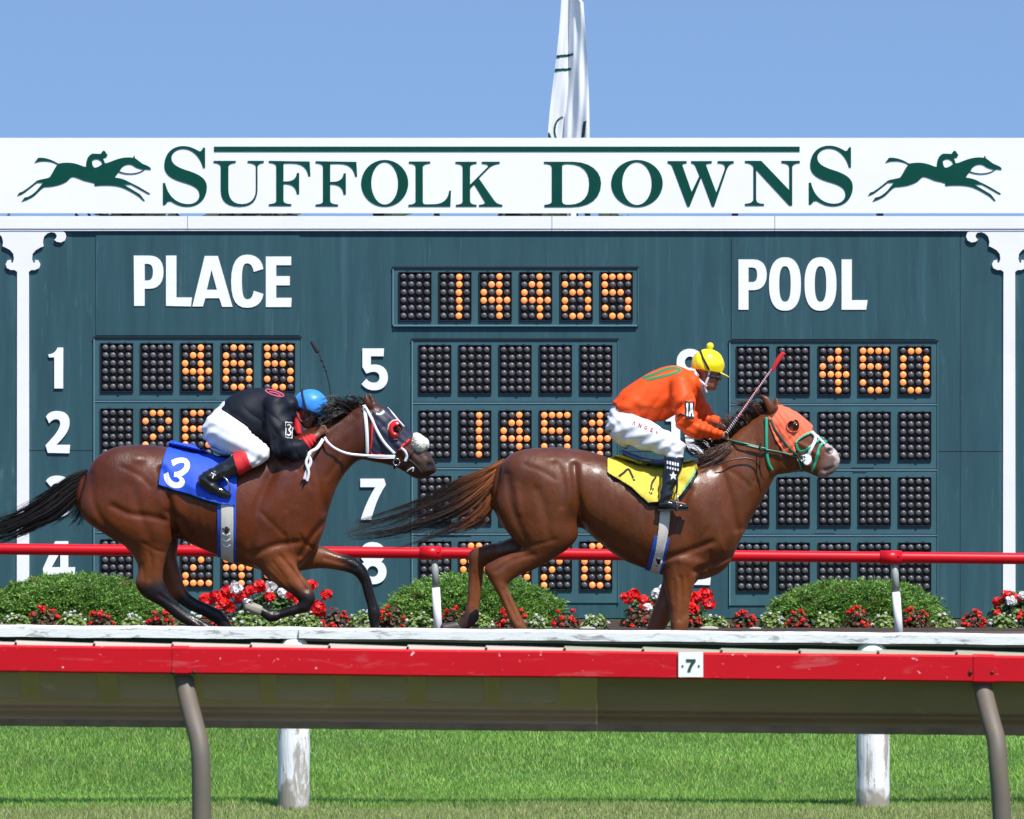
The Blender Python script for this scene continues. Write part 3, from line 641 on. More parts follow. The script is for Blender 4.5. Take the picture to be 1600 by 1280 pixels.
# ================================================================ GARDEN
def tris(P, A, B): return np.stack([P - A, P + B, P + A], 1).reshape(-1, 3)
def cols3(c): return np.repeat(c, 3, 0)
leaf_attr = mat('leaf_attr', (.1, .2, .05), .5, attr='Col', trans=.25)
petal_attr = mat('petal_attr', (.7, .02, .02), .5, attr='Col', trans=.2)
bark = mat('bark', (.09, .06, .04), .9, var=.4)
def juniper(px, wpx, top, D, label, seed, skew=0):
    g = np.random.default_rng(seed); base = at(px, 0, D); bz = zg(D); ht = at(0, top, D).z - bz; rx = wpx / 2 / PX(D); ry_ = rx * .8
    t = thing('juniper_shrub', (base.x, D, bz), label, 'shrub', 'juniper shrubs in the garden bed')
    nt_ = 2000; u = g.random(nt_) ** .8; ph = g.random(nt_) * 2 * math.pi
    th = np.arccos(1 - u * .98)                       # dome
    bump = 1 + .045 * np.sin(ph * 5 + seed) * np.sin(th * 4) + .035 * np.sin(ph * 13 + th * 9) + .03 * np.sin(ph * 29 + th * 5 + seed) * np.sin(th * 23 + ph * 3) + g.normal(0, .030, nt_)
    r_ = np.sin(th) ** .92
    ctr = np.c_[base.x + rx * r_ * np.cos(ph) * bump, D + ry_ * r_ * np.sin(ph) * bump, bz + ht * (np.cos(th) ** .88) * bump]
    nrm = np.c_[np.sin(th) * np.cos(ph), np.sin(th) * np.sin(ph), np.cos(th) + .2]
    nb = 34
    P = np.repeat(ctr, nb, 0) + g.normal(0, .017, (nt_ * nb, 3)) * np.array([1.7, 1.2, .5])
    dirn = np.repeat(nrm, nb, 0) * np.array([1, 1, .35]) + g.normal(0, .6, (nt_ * nb, 3)); dirn /= np.linalg.norm(dirn, axis=1)[:, None]
    side = np.cross(dirn, g.normal(0, 1, (nt_ * nb, 3))); side /= np.linalg.norm(side, axis=1)[:, None]
    L_ = (.018 + .02 * g.random(nt_ * nb))[:, None]
    V = np.stack([P - side * L_ * .22, P + dirn * L_, P + side * L_ * .22], 1).reshape(-1, 3)
    tone = np.repeat(g.random(nt_), nb)[:, None] * .7 + g.random((nt_ * nb, 1)) * .3
    c = np.array([.045, .12, .018]) * (1 - tone) + np.array([.24, .44, .075]) * tone
    brown = (np.repeat(g.random(nt_), nb) < .02)[:, None]; c = np.where(brown, np.array([.2, .12, .05]), c)
    mesh_np('foliage', V, T=np.arange(len(V)).reshape(-1, 3), mats=leaf_attr, parent=t, col=cols3(c))
    # inner woody dome keeps the bush opaque
    b = MB()
    for i in range(9):
        a_ = i * .7; b.tube([(base.x, D, bz), (base.x + rx * .5 * math.cos(a_), D + ry_ * .5 * math.sin(a_), bz + ht * .45), (base.x + rx * .85 * math.cos(a_), D + ry_ * .85 * math.sin(a_), bz + ht * .4)], [.02, .014, .005], 6)
    b.build('branch', bark, t)
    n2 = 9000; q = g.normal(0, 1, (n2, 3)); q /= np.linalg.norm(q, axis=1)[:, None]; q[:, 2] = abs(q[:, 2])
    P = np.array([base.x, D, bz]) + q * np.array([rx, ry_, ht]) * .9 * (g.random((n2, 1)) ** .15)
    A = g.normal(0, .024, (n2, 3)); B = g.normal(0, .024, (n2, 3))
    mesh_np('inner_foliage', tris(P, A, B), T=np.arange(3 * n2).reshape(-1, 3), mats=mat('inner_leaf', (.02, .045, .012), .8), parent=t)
juniper(118, 272, 903, 50, 'leftmost low domed juniper shrub, below the number 4', 3)
juniper(737, 266, 904, 50, 'middle low domed juniper shrub, below the number 8 and behind a white rail post', 5)
juniper(1340, 256, 911, 50, 'rightmost low domed juniper shrub, in front of the empty bulb rows under POOL', 9)
def leafdisc(g, P, nrm, r, k=6):
    """cupped roundish leaves: k-gon fans"""
    n = len(P); s = np.cross(nrm, g.normal(0, 1, (n, 3))); s /= np.linalg.norm(s, axis=1)[:, None]; t_ = np.cross(nrm, s); t_ /= np.linalg.norm(t_, axis=1)[:, None]
    V = []
    for j in range(k):
        a0, a1 = 2*math.pi*j/k, 2*math.pi*(j+1)/k
        e = nrm * r[:, None] * .18
        V.append(np.stack([P, P + (s*math.cos(a0) + t_*math.sin(a0)) * r[:, None] + e, P + (s*math.cos(a1) + t_*math.sin(a1)) * r[:, None] + e], 1))
    return np.concatenate(V, 0).reshape(-1, 3), k
def dome_pts(g, n, c, rx, ry_, h, sh=.75):
    q = g.normal(0, 1, (n, 3)); q /= np.linalg.norm(q, axis=1)[:, None]; q[:, 2] = abs(q[:, 2])
    k = g.random((n, 1)) ** .4 * (1 - sh) + sh
    return np.array(c) + q * np.array([rx, ry_, h]) * k, q
def head(g, c, r, col, nm, par):
    n = 34; q = g.normal(0, 1, (n, 3)); q /= np.linalg.norm(q, axis=1)[:, None]
    P = np.array(c) + q * np.array([r, r, r * .8]) * .8
    V, k = leafdisc(g, P, q + g.normal(0, .35, q.shape), np.full(n, r * .42), 5)
    tone = .7 + .6 * g.random((n, 1)); cc = np.array(col) * tone; cc = np.tile(np.repeat(cc, 3, 0), (k, 1))
    return mesh_np(nm, V, T=np.arange(len(V)).reshape(-1, 3), mats=petal_attr, parent=par, col=np.clip(cc, 0, .9))
RED = (.86, .014, .012); WHT = (.80, .80, .78)
def geranium(px, D, w_, heads, label, seed, top=925):
    g = np.random.default_rng(seed); p = at(px, 0, D); bz = zg(D); rx = w_ / 2 / PX(D); ht = at(0, top, D).z - bz
    t = thing('geranium', (p.x, D, bz), label, 'flower bush', 'geranium clumps in the garden bed')
    P, q = dome_pts(g, 900, (p.x, D, bz), rx, rx * .55, ht, .45)
    V, k = leafdisc(g, P, q + np.array([0, -.3, .6]) + g.normal(0, .4, q.shape), .014 + .022 * g.random(900), 6)
    tone = g.random((900, 1)); c = np.array([.035, .085, .02]) * (1 - tone) + np.array([.13, .25, .06]) * tone
    mesh_np('foliage', V, T=np.arange(len(V)).reshape(-1, 3), mats=leaf_attr, parent=t, col=np.tile(np.repeat(c, 3, 0), (k, 1)))
    st = MB()
    for hx, hy, hr, cw in heads:
        c = at(hx, hy, D); yy = D - rx * .35 + g.normal(0, .04)
        head(g, (c.x, yy, c.z), hr / PX(D), RED if cw == 'r' else WHT, 'flower_head', t)
        st.tube([(p.x + (c.x - p.x) * .5, D - .03, bz + .02), (c.x, yy, c.z)], .004, 5)
    st.build('stem', leafm, t)
geranium(432, 49.4, 150, [(324, 936, 12, 'r'), (338, 930, 10, 'r'), (350, 942, 11, 'r'), (356, 925, 12, 'r'), (370, 919, 11, 'w'), (379, 932, 13, 'r'), (392, 922, 9, 'r'), (406, 916, 12, 'r'), (424, 917, 10, 'w'), (444, 926, 10, 'w'), (423, 932, 9, 'r'), (357, 948, 12, 'r'), (455, 930, 8, 'r'), (487, 915, 11, 'r'), (511, 929, 10, 'r'), (497, 948, 13, 'r'), (500, 958, 10, 'r'), (425, 944, 5, 'w'), (468, 938, 9, 'r')],
         'red and white geranium clump behind the legs of the left horse', 21)
geranium(1040, 49.4, 140, [(978, 934, 11, 'r'), (990, 928, 10, 'r'), (1004, 936, 9, 'r'), (1020, 946, 11, 'r'), (1006, 958, 10, 'r'), (1028, 928, 11, 'w'), (1036, 920, 9, 'w'), (1080, 950, 12, 'r'), (1090, 932, 10, 'r'), (1104, 930, 10, 'r'), (1106, 942, 11, 'r'), (1100, 926, 9, 'r'), (1075, 932, 11, 'r'), (1058, 940, 10, 'r'), (1010, 948, 8, 'w')],
         'red and white geranium clump behind the forelegs of the right horse', 22)
geranium(1598, 49.4, 110, [(1560, 941, 10, 'r'), (1572, 929, 9, 'r'), (1578, 938, 9, 'w'), (1590, 936, 11, 'r'), (1597, 930, 8, 'w'), (1556, 956, 6, 'r'), (1596, 960, 13, 'r'), (1612, 940, 12, 'r'), (1620, 955, 12, 'r')],
         'red and white geranium clump at the far right below the white board post', 23)
def small_plant(px, py, D, kind, label, seed):
    g = np.random.default_rng(seed); p = at(px, 0, D); bz = zg(D); s = g.uniform(.85, 1.15)
    t = thing('begonia' if kind == 'r' else 'alyssum', (p.x, D, bz), label, 'bedding plant', 'red bedding begonias' if kind == 'r' else 'white bedding flowers')
    rx, ht = .115 * s, (.15 if kind == 'r' else .12) * s; n = 150
    P, q = dome_pts(g, n, (p.x, D, bz), rx, rx * .8, ht, .4)
    V, k = leafdisc(g, P, q + np.array([0, -.2, .7]) + g.normal(0, .4, q.shape), .010 + .014 * g.random(n), 5)
    tone = g.random((n, 1))
    ca, cb = ((.05, .018, .012), (.14, .09, .035)) if kind == 'r' else ((.10, .17, .03), (.26, .36, .09))
    c = np.array(ca) * (1 - tone) + np.array(cb) * tone
    mesh_np('foliage', V, T=np.arange(len(V)).reshape(-1, 3), mats=leaf_attr, parent=t, col=np.tile(np.repeat(c, 3, 0), (k, 1)))
    m_ = 16 if kind == 'r' else 9
    P, q = dome_pts(g, m_, (p.x, D - .01, bz + .015), rx * 1.0, rx * .8, ht * 1.0, .95)
    for i in range(m_):
        if kind == 'w' and P[i, 2] < bz + .03: continue
        head(g, P[i], g.uniform(.013, .022) if kind == 'r' else g.uniform(.009, .016), (.80, .03, .018) if kind == 'r' else WHT, 'blossom', t)
rx_ = [-20, 70, 157, 250, 343, 525, 612, 710, 800, 885, 1000, 1075, 1162, 1246, 1340, 1430, 1522, 1612]
wx_ = [25, 112, 208, 298, 385, 440, 480, 568, 655, 752, 842, 930, 1118, 1205, 1290, 1383, 1476, 1568]
ordn = ['first', 'second', 'third', 'fourth', 'fifth', 'sixth', 'seventh', 'eighth', 'ninth', 'tenth', 'eleventh', 'twelfth', 'thirteenth', 'fourteenth', 'fifteenth', 'sixteenth', 'seventeenth', 'eighteenth']
for i, x in enumerate(rx_): small_plant(x, 0, 48.2 + .12 * math.sin(i * 2.1), 'r', 'small red begonia, %s from the left in its front row' % ordn[i], 100 + i)
for i, x in enumerate(wx_): small_plant(x, 0, 48.0 + .12 * math.sin(i * 1.7), 'w', 'small white flowered plant, %s from the left in its front row' % ordn[i], 140 + i)
# pale edging stones that show between the plants
edge_m = mat('edge_stone', (.45, .43, .38), .9, var=.3, vscale=(6, 6, 6), bump=.004)
for i, (x, wd) in enumerate(((918, 34), (1108, 40), (1180, 26), (1500, 22))):
    b = MB(); p = at(x, 0, 47.5); b.ball((p.x, 47.5, zg(47.5) + .01), wd / 2.6 / PX(47.5), 0, 12, 8, (1, .6, .26))
    near = ['left of the right horse forelegs', 'just right of the right horse forelegs', 'left of the right shrub', 'at the right end of the right shrub'][i]
    tag(b.build('edging_stone', edge_m, loc=(p.x, 47.5, zg(47.5))), 'small pale stone in the flower bed, ' + near, 'stone', 'pale stones in the flower bed')
# ================================================================ FIGURES: bodies grown as one surface from a distance field
FS = 235.0                                       # photo pixels per metre where the horses run (40 m away)
DH = 40.0
BIG = 9.0
def smin(a, b, k):
    if k <= 0: return np.minimum(a, b)
    h = np.clip(k - np.abs(a - b), 0, None) / k
    return np.minimum(a, b) - h * h * k * .25
def smax(a, b, k): return -smin(-a, -b, k)
class Vol:
    def __init__(s, lo, hi, h):
        s.lo = np.array(lo, float); s.h = h; s.n = np.ceil((np.array(hi) - s.lo) / h).astype(int) + 1
        s.F = np.full(s.n, 3 * BIG, np.float32)
    def sub(s, lo, hi):
        a = np.clip(np.floor((np.array(lo) - s.lo) / s.h).astype(int), 0, s.n - 1); b = np.clip(np.ceil((np.array(hi) - s.lo) / s.h).astype(int) + 1, 1, s.n)
        sl_ = tuple(slice(i, j) for i, j in zip(a, b))
        g = [(s.lo[d] + s.h * np.arange(a[d], b[d], dtype=np.float32)).astype(np.float32) for d in range(3)]
        return sl_, g[0][:, None, None], g[1][None, :, None], g[2][None, None, :]
    def put(s, sl_, d, k, op):
        if op == 'u': s.F[sl_] = smin(s.F[sl_], d, k)
        else: s.F[sl_] = smax(s.F[sl_], -d, k)
    def cap(s, p, q, r0, r1, k=4, sz=1., op='u'):
        p = np.array(p, float); q = np.array(q, float); m = max(r0, r1) * max(1, sz) + BIG + k
        sl_, X, Y, Z = s.sub(np.minimum(p, q) - m, np.maximum(p, q) + m)
        v = q - p; v2 = np.array([v[0], v[1], v[2] / sz]); L = max(1e-6, (v2 ** 2).sum())
        dx, dy, dz = X - p[0], Y - p[1], (Z - p[2]) / sz
        t = np.clip((dx * v2[0] + dy * v2[1] + dz * v2[2]) / L, 0, 1)
        d = np.sqrt((dx - t * v2[0]) ** 2 + (dy - t * v2[1]) ** 2 + (dz - t * v2[2]) ** 2) - (r0 + (r1 - r0) * t)
        s.put(sl_, d * min(1, (1 + sz) / 2), k, op); return s
    def chain(s, pts, k=4, sz=1., op='u', k2=None, n=1):
        """pts: (x, y, z, r); smooth tube through them"""
        P = np.array(pts, float)
        if n > 1 and len(P) > 2:
            out = []
            for i in range(len(P) - 1):
                a, b, c, d = P[max(i-1, 0)], P[i], P[i+1], P[min(i+2, len(P)-1)]
                for t in np.linspace(0, 1, n, endpoint=False):
                    out.append(.5 * ((2*b) + (c-a)*t + (2*a-5*b+4*c-d)*t*t + (3*b-a-3*c+d)*t**3))
            P = np.array(out + [P[-1]])
        T = Vol.__new__(Vol); lo = (P[:, :3] - P[:, 3:4] * max(1, sz) - BIG - k).min(0); hi = (P[:, :3] + P[:, 3:4] * max(1, sz) + BIG + k).max(0)
        sl_, X, Y, Z = s.sub(lo, hi); T.lo = np.array([X.ravel()[0], Y.ravel()[0], Z.ravel()[0]]); T.h = s.h; T.n = np.array([X.size, Y.size, Z.size]); T.F = np.full(T.n, 3 * BIG, np.float32)
        for a, b in zip(P, P[1:]): T.cap(a[:3], b[:3], a[3], b[3], (k2 if k2 is not None else 1.5), sz)
        s.put(sl_, T.F, k, op); return s
    def ell(s, c, r, ang=0, k=4, op='u'):
        c = np.array(c, float); r = np.array(r, float); m = r.max() + BIG + 2 * k
        sl_, X, Y, Z = s.sub(c - m, c + m); ca, sa = math.cos(R(ang)), math.sin(R(ang))
        dx, dy, dz = X - c[0], Y - c[1], Z - c[2]; u = dx * ca + dy * sa; v = -dx * sa + dy * ca
        k0 = np.sqrt((u / r[0]) ** 2 + (v / r[1]) ** 2 + (dz / r[2]) ** 2); k1 = np.sqrt((u / r[0]**2) ** 2 + (v / r[1]**2) ** 2 + (dz / r[2]**2) ** 2)
        s.put(sl_, k0 * (k0 - 1) / np.maximum(k1, 1e-6), k, op); return s
    def loft(s, secs, k=4, sq=1., op='u', n=9):
        """secs: (xa, ya, xb, yb, halfwidth[, zc]) edge-to-edge cross sections in the picture plane"""
        P = np.array([list(q) + [0] * (6 - len(q)) for q in secs], float); out = []
        for i in range(len(P) - 1):
            a, b, c, d = P[max(i-1, 0)], P[i], P[i+1], P[min(i+2, len(P)-1)]
            for t in np.linspace(0, 1, n, endpoint=False):
                out.append(.5 * ((2*b) + (c-a)*t + (2*a-5*b+4*c-d)*t*t + (3*b-a-3*c+d)*t**3))
        out.append(P[-1]); out = np.array(out)
        def endcap(e, e2):                       # rounds an end off
            cen = (e[:2] + e[2:4]) / 2; dirv = cen - (e2[:2] + e2[2:4]) / 2; dirv /= max(1e-6, np.linalg.norm(dirv)); rad = np.linalg.norm(e[:2] - e[2:4]) / 2; res = []
            push = min(rad, e[4]) * .6
            for a in (.38, .7, .9, .99):
                f = math.sqrt(1 - a * a); o = dirv * push * a; q = e.copy()
                q[:2] = cen + (e[:2] - cen) * f + o; q[2:4] = cen + (e[2:4] - cen) * f + o; q[4] = e[4] * f; res.append(q)
            return res
        out = np.array(endcap(out[0], out[1])[::-1] + list(out) + endcap(out[-1], out[-2]))
        m = 72; th = np.arange(m) / m * 2 * math.pi; f = lambda v: np.sign(v) * np.abs(v) ** sq
        cx = (out[:, 0] + out[:, 2]) / 2; cy = (out[:, 1] + out[:, 3]) / 2; hx = (out[:, 0] - out[:, 2]) / 2; hy = (out[:, 1] - out[:, 3]) / 2
        V = np.stack([cx[:, None] + hx[:, None] * f(np.cos(th)), cy[:, None] + hy[:, None] * f(np.cos(th)), out[:, 5][:, None] + out[:, 4][:, None] * f(np.sin(th))], 2)
        N = len(out); V = V.reshape(-1, 3); i = np.arange(N - 1)[:, None] * m; j = np.arange(m)[None, :]; j2 = (j + 1) % m
        Q = np.stack([i + j, i + j2, i + m + j2, i + m + j], 2).reshape(-1, 4)
        c0 = len(V); V = np.vstack([V, V[:m].mean(0), V[-m:].mean(0)])
        T = [(c0, (a + 1) % m, a) for a in range(m)] + [(c0 + 1, (N-1)*m + a, (N-1)*m + (a + 1) % m) for a in range(m)]
        sl_, X, Y, Z = s.sub(V.min(0) - BIG - 2, V.max(0) + BIG + 2)
        lo = np.array([X.ravel()[0], Y.ravel()[0], Z.ravel()[0]]); hw = BIG / s.h
        g = vdb.FloatGrid.createLevelSetFromPolygons(((V - lo) / s.h).astype(np.float32), np.array(T, np.uint32), Q.astype(np.uint32), vdb.createLinearTransform(1.0), hw)
        A = np.zeros((X.size, Y.size, Z.size), np.float32); g.copyToArray(A); A *= s.h; A[A >= BIG * .999] = 3 * BIG; A[A <= -BIG * .999] = -3 * BIG; s.put(sl_, A, k, op); return s
    def relief(s, items, zmin=10):
        # shallow grooves (+) and swellings (-) drawn in the side view: ('g', pts, width, depth) or ('b', cx, cy, rx, ry, angle, depth)
        X = (s.lo[0] + s.h * np.arange(s.n[0]))[:, None]; Y = (s.lo[1] + s.h * np.arange(s.n[1]))[None, :]; M = np.zeros((s.n[0], s.n[1]), np.float32)
        for it in items:
            if it[0] == 'b':
                _, cx, cy, rx, ry, an, d = it; ca, sa = math.cos(R(an)), math.sin(R(an)); u = (X - cx) * ca + (Y - cy) * sa; v = -(X - cx) * sa + (Y - cy) * ca
                M += d * np.exp(-(u / rx) ** 2 - (v / ry) ** 2)
            else:
                _, pts, wd, d = it; c = cr(pts, 5)[:, :2]; D2 = np.full(M.shape, 1e9)
                for a, b in zip(c, c[1:]):
                    v = b - a; t = np.clip(((X - a[0]) * v[0] + (Y - a[1]) * v[1]) / max(1e-6, v @ v), 0, 1); D2 = np.minimum(D2, (X - a[0] - t * v[0]) ** 2 + (Y - a[1] - t * v[1]) ** 2)
                M += d * np.exp(-D2 / wd ** 2)
        z = s.lo[2] + s.h * np.arange(s.n[2]); wz = np.clip((np.abs(z) - zmin * .4) / zmin, 0, 1)
        M *= 1.45
        s.F += (M[:, :, None] * wz[None, None, :]).astype(np.float32); return s
    def wrinkle(s, amp, fn, box=None):
        sl_, X, Y, Z = s.sub(*(box or (s.lo, s.lo + s.h * (s.n - 1)))); s.F[sl_] += (amp * fn(X, Y, Z)).astype(np.float32); return s
    def blur(s, k=1):
        for _ in range(k):
            for ax in range(3): s.F = .5 * s.F + .25 * (np.roll(s.F, 1, ax) + np.roll(s.F, -1, ax))
        return s
    def mesh(s):
        g = vdb.FloatGrid(BIG); A = np.clip(s.F, -BIG, BIG).astype(np.float32); g.copyFromArray(np.ascontiguousarray(A))
        r = g.convertToQuads(0.0); P, Q = np.array(r[0]), np.array(r[1]).astype(int)
        a, b, c, d = (P[Q[:, i]] for i in range(4)); vol = (np.cross(c - a, d - b) * (a + b + c + d)).sum()
        if vol < 0: Q = Q[:, ::-1]
        P = P * s.h + s.lo
        return P, Q
def wpx(P):                                       # figure pixels (x, y, towards viewer) -> world
    P = np.asarray(P, float); return np.c_[(P[:, 0] - 800) / FS, DH - P[:, 2] / FS, EYE - (P[:, 1] - HOR) / FS]
def fig(name, P, Q, m, parent, col=None, smooth=True, zoff=0, T=None):
    W_ = wpx(P); Q = None if Q is None else np.asarray(Q)[:, ::-1]
    # mirrored axis keeps orientation right: x right, y down, z near -> two flips
    return mesh_np(name, W_, Q=Q, T=T, mats=m, parent=parent, smooth=smooth, col=col)
def segd(P, a, b):
    a = np.array(a[:2], float); b = np.array(b[:2], float); v = b - a; t = np.clip(((P[:, :2] - a) @ v) / max(1e-6, v @ v), 0, 1)
    return np.linalg.norm(P[:, :2] - a - t[:, None] * v, axis=1)
def poly_sd(P, poly):
    """signed distance (positive inside) and nearest outline point"""
    pl = np.array(poly, float); n = len(pl); x, y = P[:, 0], P[:, 1]; ins = np.zeros(len(P), bool); best = np.full(len(P), 1e9); near = np.zeros((len(P), 2))
    for i in range(n):
        a = pl[i-1]; b = pl[i]; c = ((b[1] > y) != (a[1] > y)); 
        with np.errstate(divide='ignore', invalid='ignore'): ins ^= c & (x < (a[0] - b[0]) * (y - b[1]) / (a[1] - b[1]) + b[0])
        v = b - a; t = np.clip(((x - a[0]) * v[0] + (y - a[1]) * v[1]) / max(1e-9, v @ v), 0, 1); q = a + t[:, None] * v; d = np.hypot(x - q[:, 0], y - q[:, 1]); m = d < best; best[m] = d[m]; near[m] = q[m]
    return np.where(ins, best, -best), near
def vnormals(P, Q):
    nr = np.cross(P[Q[:, 2]] - P[Q[:, 0]], P[Q[:, 3]] - P[Q[:, 1]]); N = np.zeros_like(P)
    for i in range(4): np.add.at(N, Q[:, i], nr)
    return N / np.maximum(1e-9, np.linalg.norm(N, axis=1))[:, None]
def skin(name, PQN, poly, m, parent, off=1.2, zr=(-99, 99), wr=None, thick=.8, holes=(), rim=.0):
    """cloth or strap that follows a body: the part of its surface inside an outline, lifted off it"""
    P, Q, N = PQN; sd, near = poly_sd(P, poly)
    for hpoly in holes:
        s2, n2 = poly_sd(P, hpoly); s2 = -s2; u = s2 < sd; near[u] = n2[u]; sd = np.minimum(sd, s2)
    ok = (sd > 0) & (P[:, 2] > zr[0]) & (P[:, 2] < zr[1]); fq = ok[Q].sum(1) >= 2
    # keep faces whose corners are not far outside
    fq &= (sd[Q] > -2.2).all(1) & ((P[Q][:, :, 2] > zr[0] - 2) & (P[Q][:, :, 2] < zr[1] + 2)).all(1)
    if not fq.any(): return None
    q = Q[fq]; used, inv = np.unique(q, return_inverse=True); q = inv.reshape(-1, 4); p = P[used].copy(); nn = N[used]; s_ = sd[used]; ne = near[used]
    steep = np.abs(nn[:, 2]) > .25
    out = (s_ < 0) & steep; p[out, :2] = ne[out]
    o_ = off + (wr(p) if wr is not None else 0)
    p = p + nn * np.reshape(o_, (-1, 1)) if not np.isscalar(o_) else p + nn * o_
    ob = fig(name, p, q, m, parent)
    if thick:
        sm_ = ob.modifiers.new('s', 'SOLIDIFY'); sm_.thickness = thick / FS; sm_.offset = 1
    return ob
def ridge(t): return 1 - 2 * np.abs(np.sin(t * .5)) ** .75
def band(pts, w):
    """outline of a strap of width w along a polyline"""
    p = np.array(pts, float); t = np.gradient(p, axis=0); t /= np.linalg.norm(t, axis=1)[:, None]; nn = np.c_[-t[:, 1], t[:, 0]] * w / 2
    return [tuple(a) for a in p + nn] + [tuple(a) for a in (p - nn)[::-1]]
def cr(pts, n=6):
    P = np.array(pts, float); out = []
    for i in range(len(P) - 1):
        a, b, c, d = P[max(i-1, 0)], P[i], P[i+1], P[min(i+2, len(P)-1)]
        for t in np.linspace(0, 1, n, endpoint=False): out.append(.5 * ((2*b) + (c-a)*t + (2*a-5*b+4*c-d)*t*t + (3*b-a-3*c+d)*t**3))
    return np.array(out + [P[-1]])
def bvh_of(P, Q): return BVHTree.FromPolygons([tuple(p) for p in P], [tuple(int(i) for i in q) for q in Q])
def ribbon(name, bv, pts, w, m, parent, lift=1.2, thick=1.0, z=None, n=8, side=1):
    """strap or rein: flat band laid on the near surface of the body where there is one, else at depth z"""
    c = cr(pts, n); V = []; last = None; xy = c[:, :2]; t = np.gradient(xy, axis=0); t /= np.maximum(1e-6, np.linalg.norm(t, axis=1))[:, None]; nn = np.c_[-t[:, 1], t[:, 0]]
    zs = []
    for i, p in enumerate(c):
        zz = c[i, 2] if c.shape[1] > 2 else None
        row = []
        for e in (-.5, .5):
            x, y = xy[i] + nn[i] * e * w
            if bv is not None:
                h = bv.ray_cast(Vector((x, y, 120 * side)), Vector((0, 0, -side))); hz = h[0].z + lift * side if h[0] is not None else None
            else: hz = None
            row.append((x, y, hz))
        zs.append((row, zz))
    V = []; prev = None
    for row, zz in zs:
        hz = [r[2] for r in row if r[2] is not None]
        b_ = zz if zz is not None and not hz else (max(hz) if side > 0 and hz else (min(hz) if hz else (zz if zz is not None else prev)))
        if zz is not None and hz: b_ = max(b_, zz) if side > 0 else min(b_, zz)
        prev = b_
        for r in row: V.append((r[0], r[1], b_ if b_ is not None else 0))
    V = np.array(V); Z = V[:, 2].reshape(-1, 2)
    k = 5; zs_ = np.pad(Z.mean(1), k // 2, 'edge'); zs_ = np.array([zs_[i:i+k].mean() for i in range(len(Z))]); V[:, 2] = np.repeat(zs_, 2)
    N = len(V) // 2; top = V.copy(); bot = V.copy(); bot[:, 2] -= thick * side
    A = np.vstack([top, bot]); q = []
    for i in range(N - 1):
        a, b, c2, d = 2*i, 2*i+1, 2*i+3, 2*i+2; o = 2 * N
        q += [(a, b, c2, d), (a+o, d+o, c2+o, b+o), (a, d, d+o, a+o), (b, b+o, c2+o, c2)]
    q += [(0, 2*N, 2*N+1, 1), (2*N-2, 2*N-1, 4*N-1, 4*N-2)]
    return fig(name, A, np.array(q), m, parent, smooth=False)
def ptube(name, pts, r, m, parent, n=8, seg=6, col=None):
    """round cord through figure-pixel points (x, y, z)"""
    c = cr(pts, seg); mb = MB(); rr = r if not isinstance(r, (list, tuple)) else list(np.interp(np.linspace(0, 1, len(c)), np.linspace(0, 1, len(r)), r))
    mb.tube([Vector(p) for p in wpx(c)], [q / FS for q in rr] if isinstance(rr, list) else rr / FS, n); return mb.build(name, m, parent)
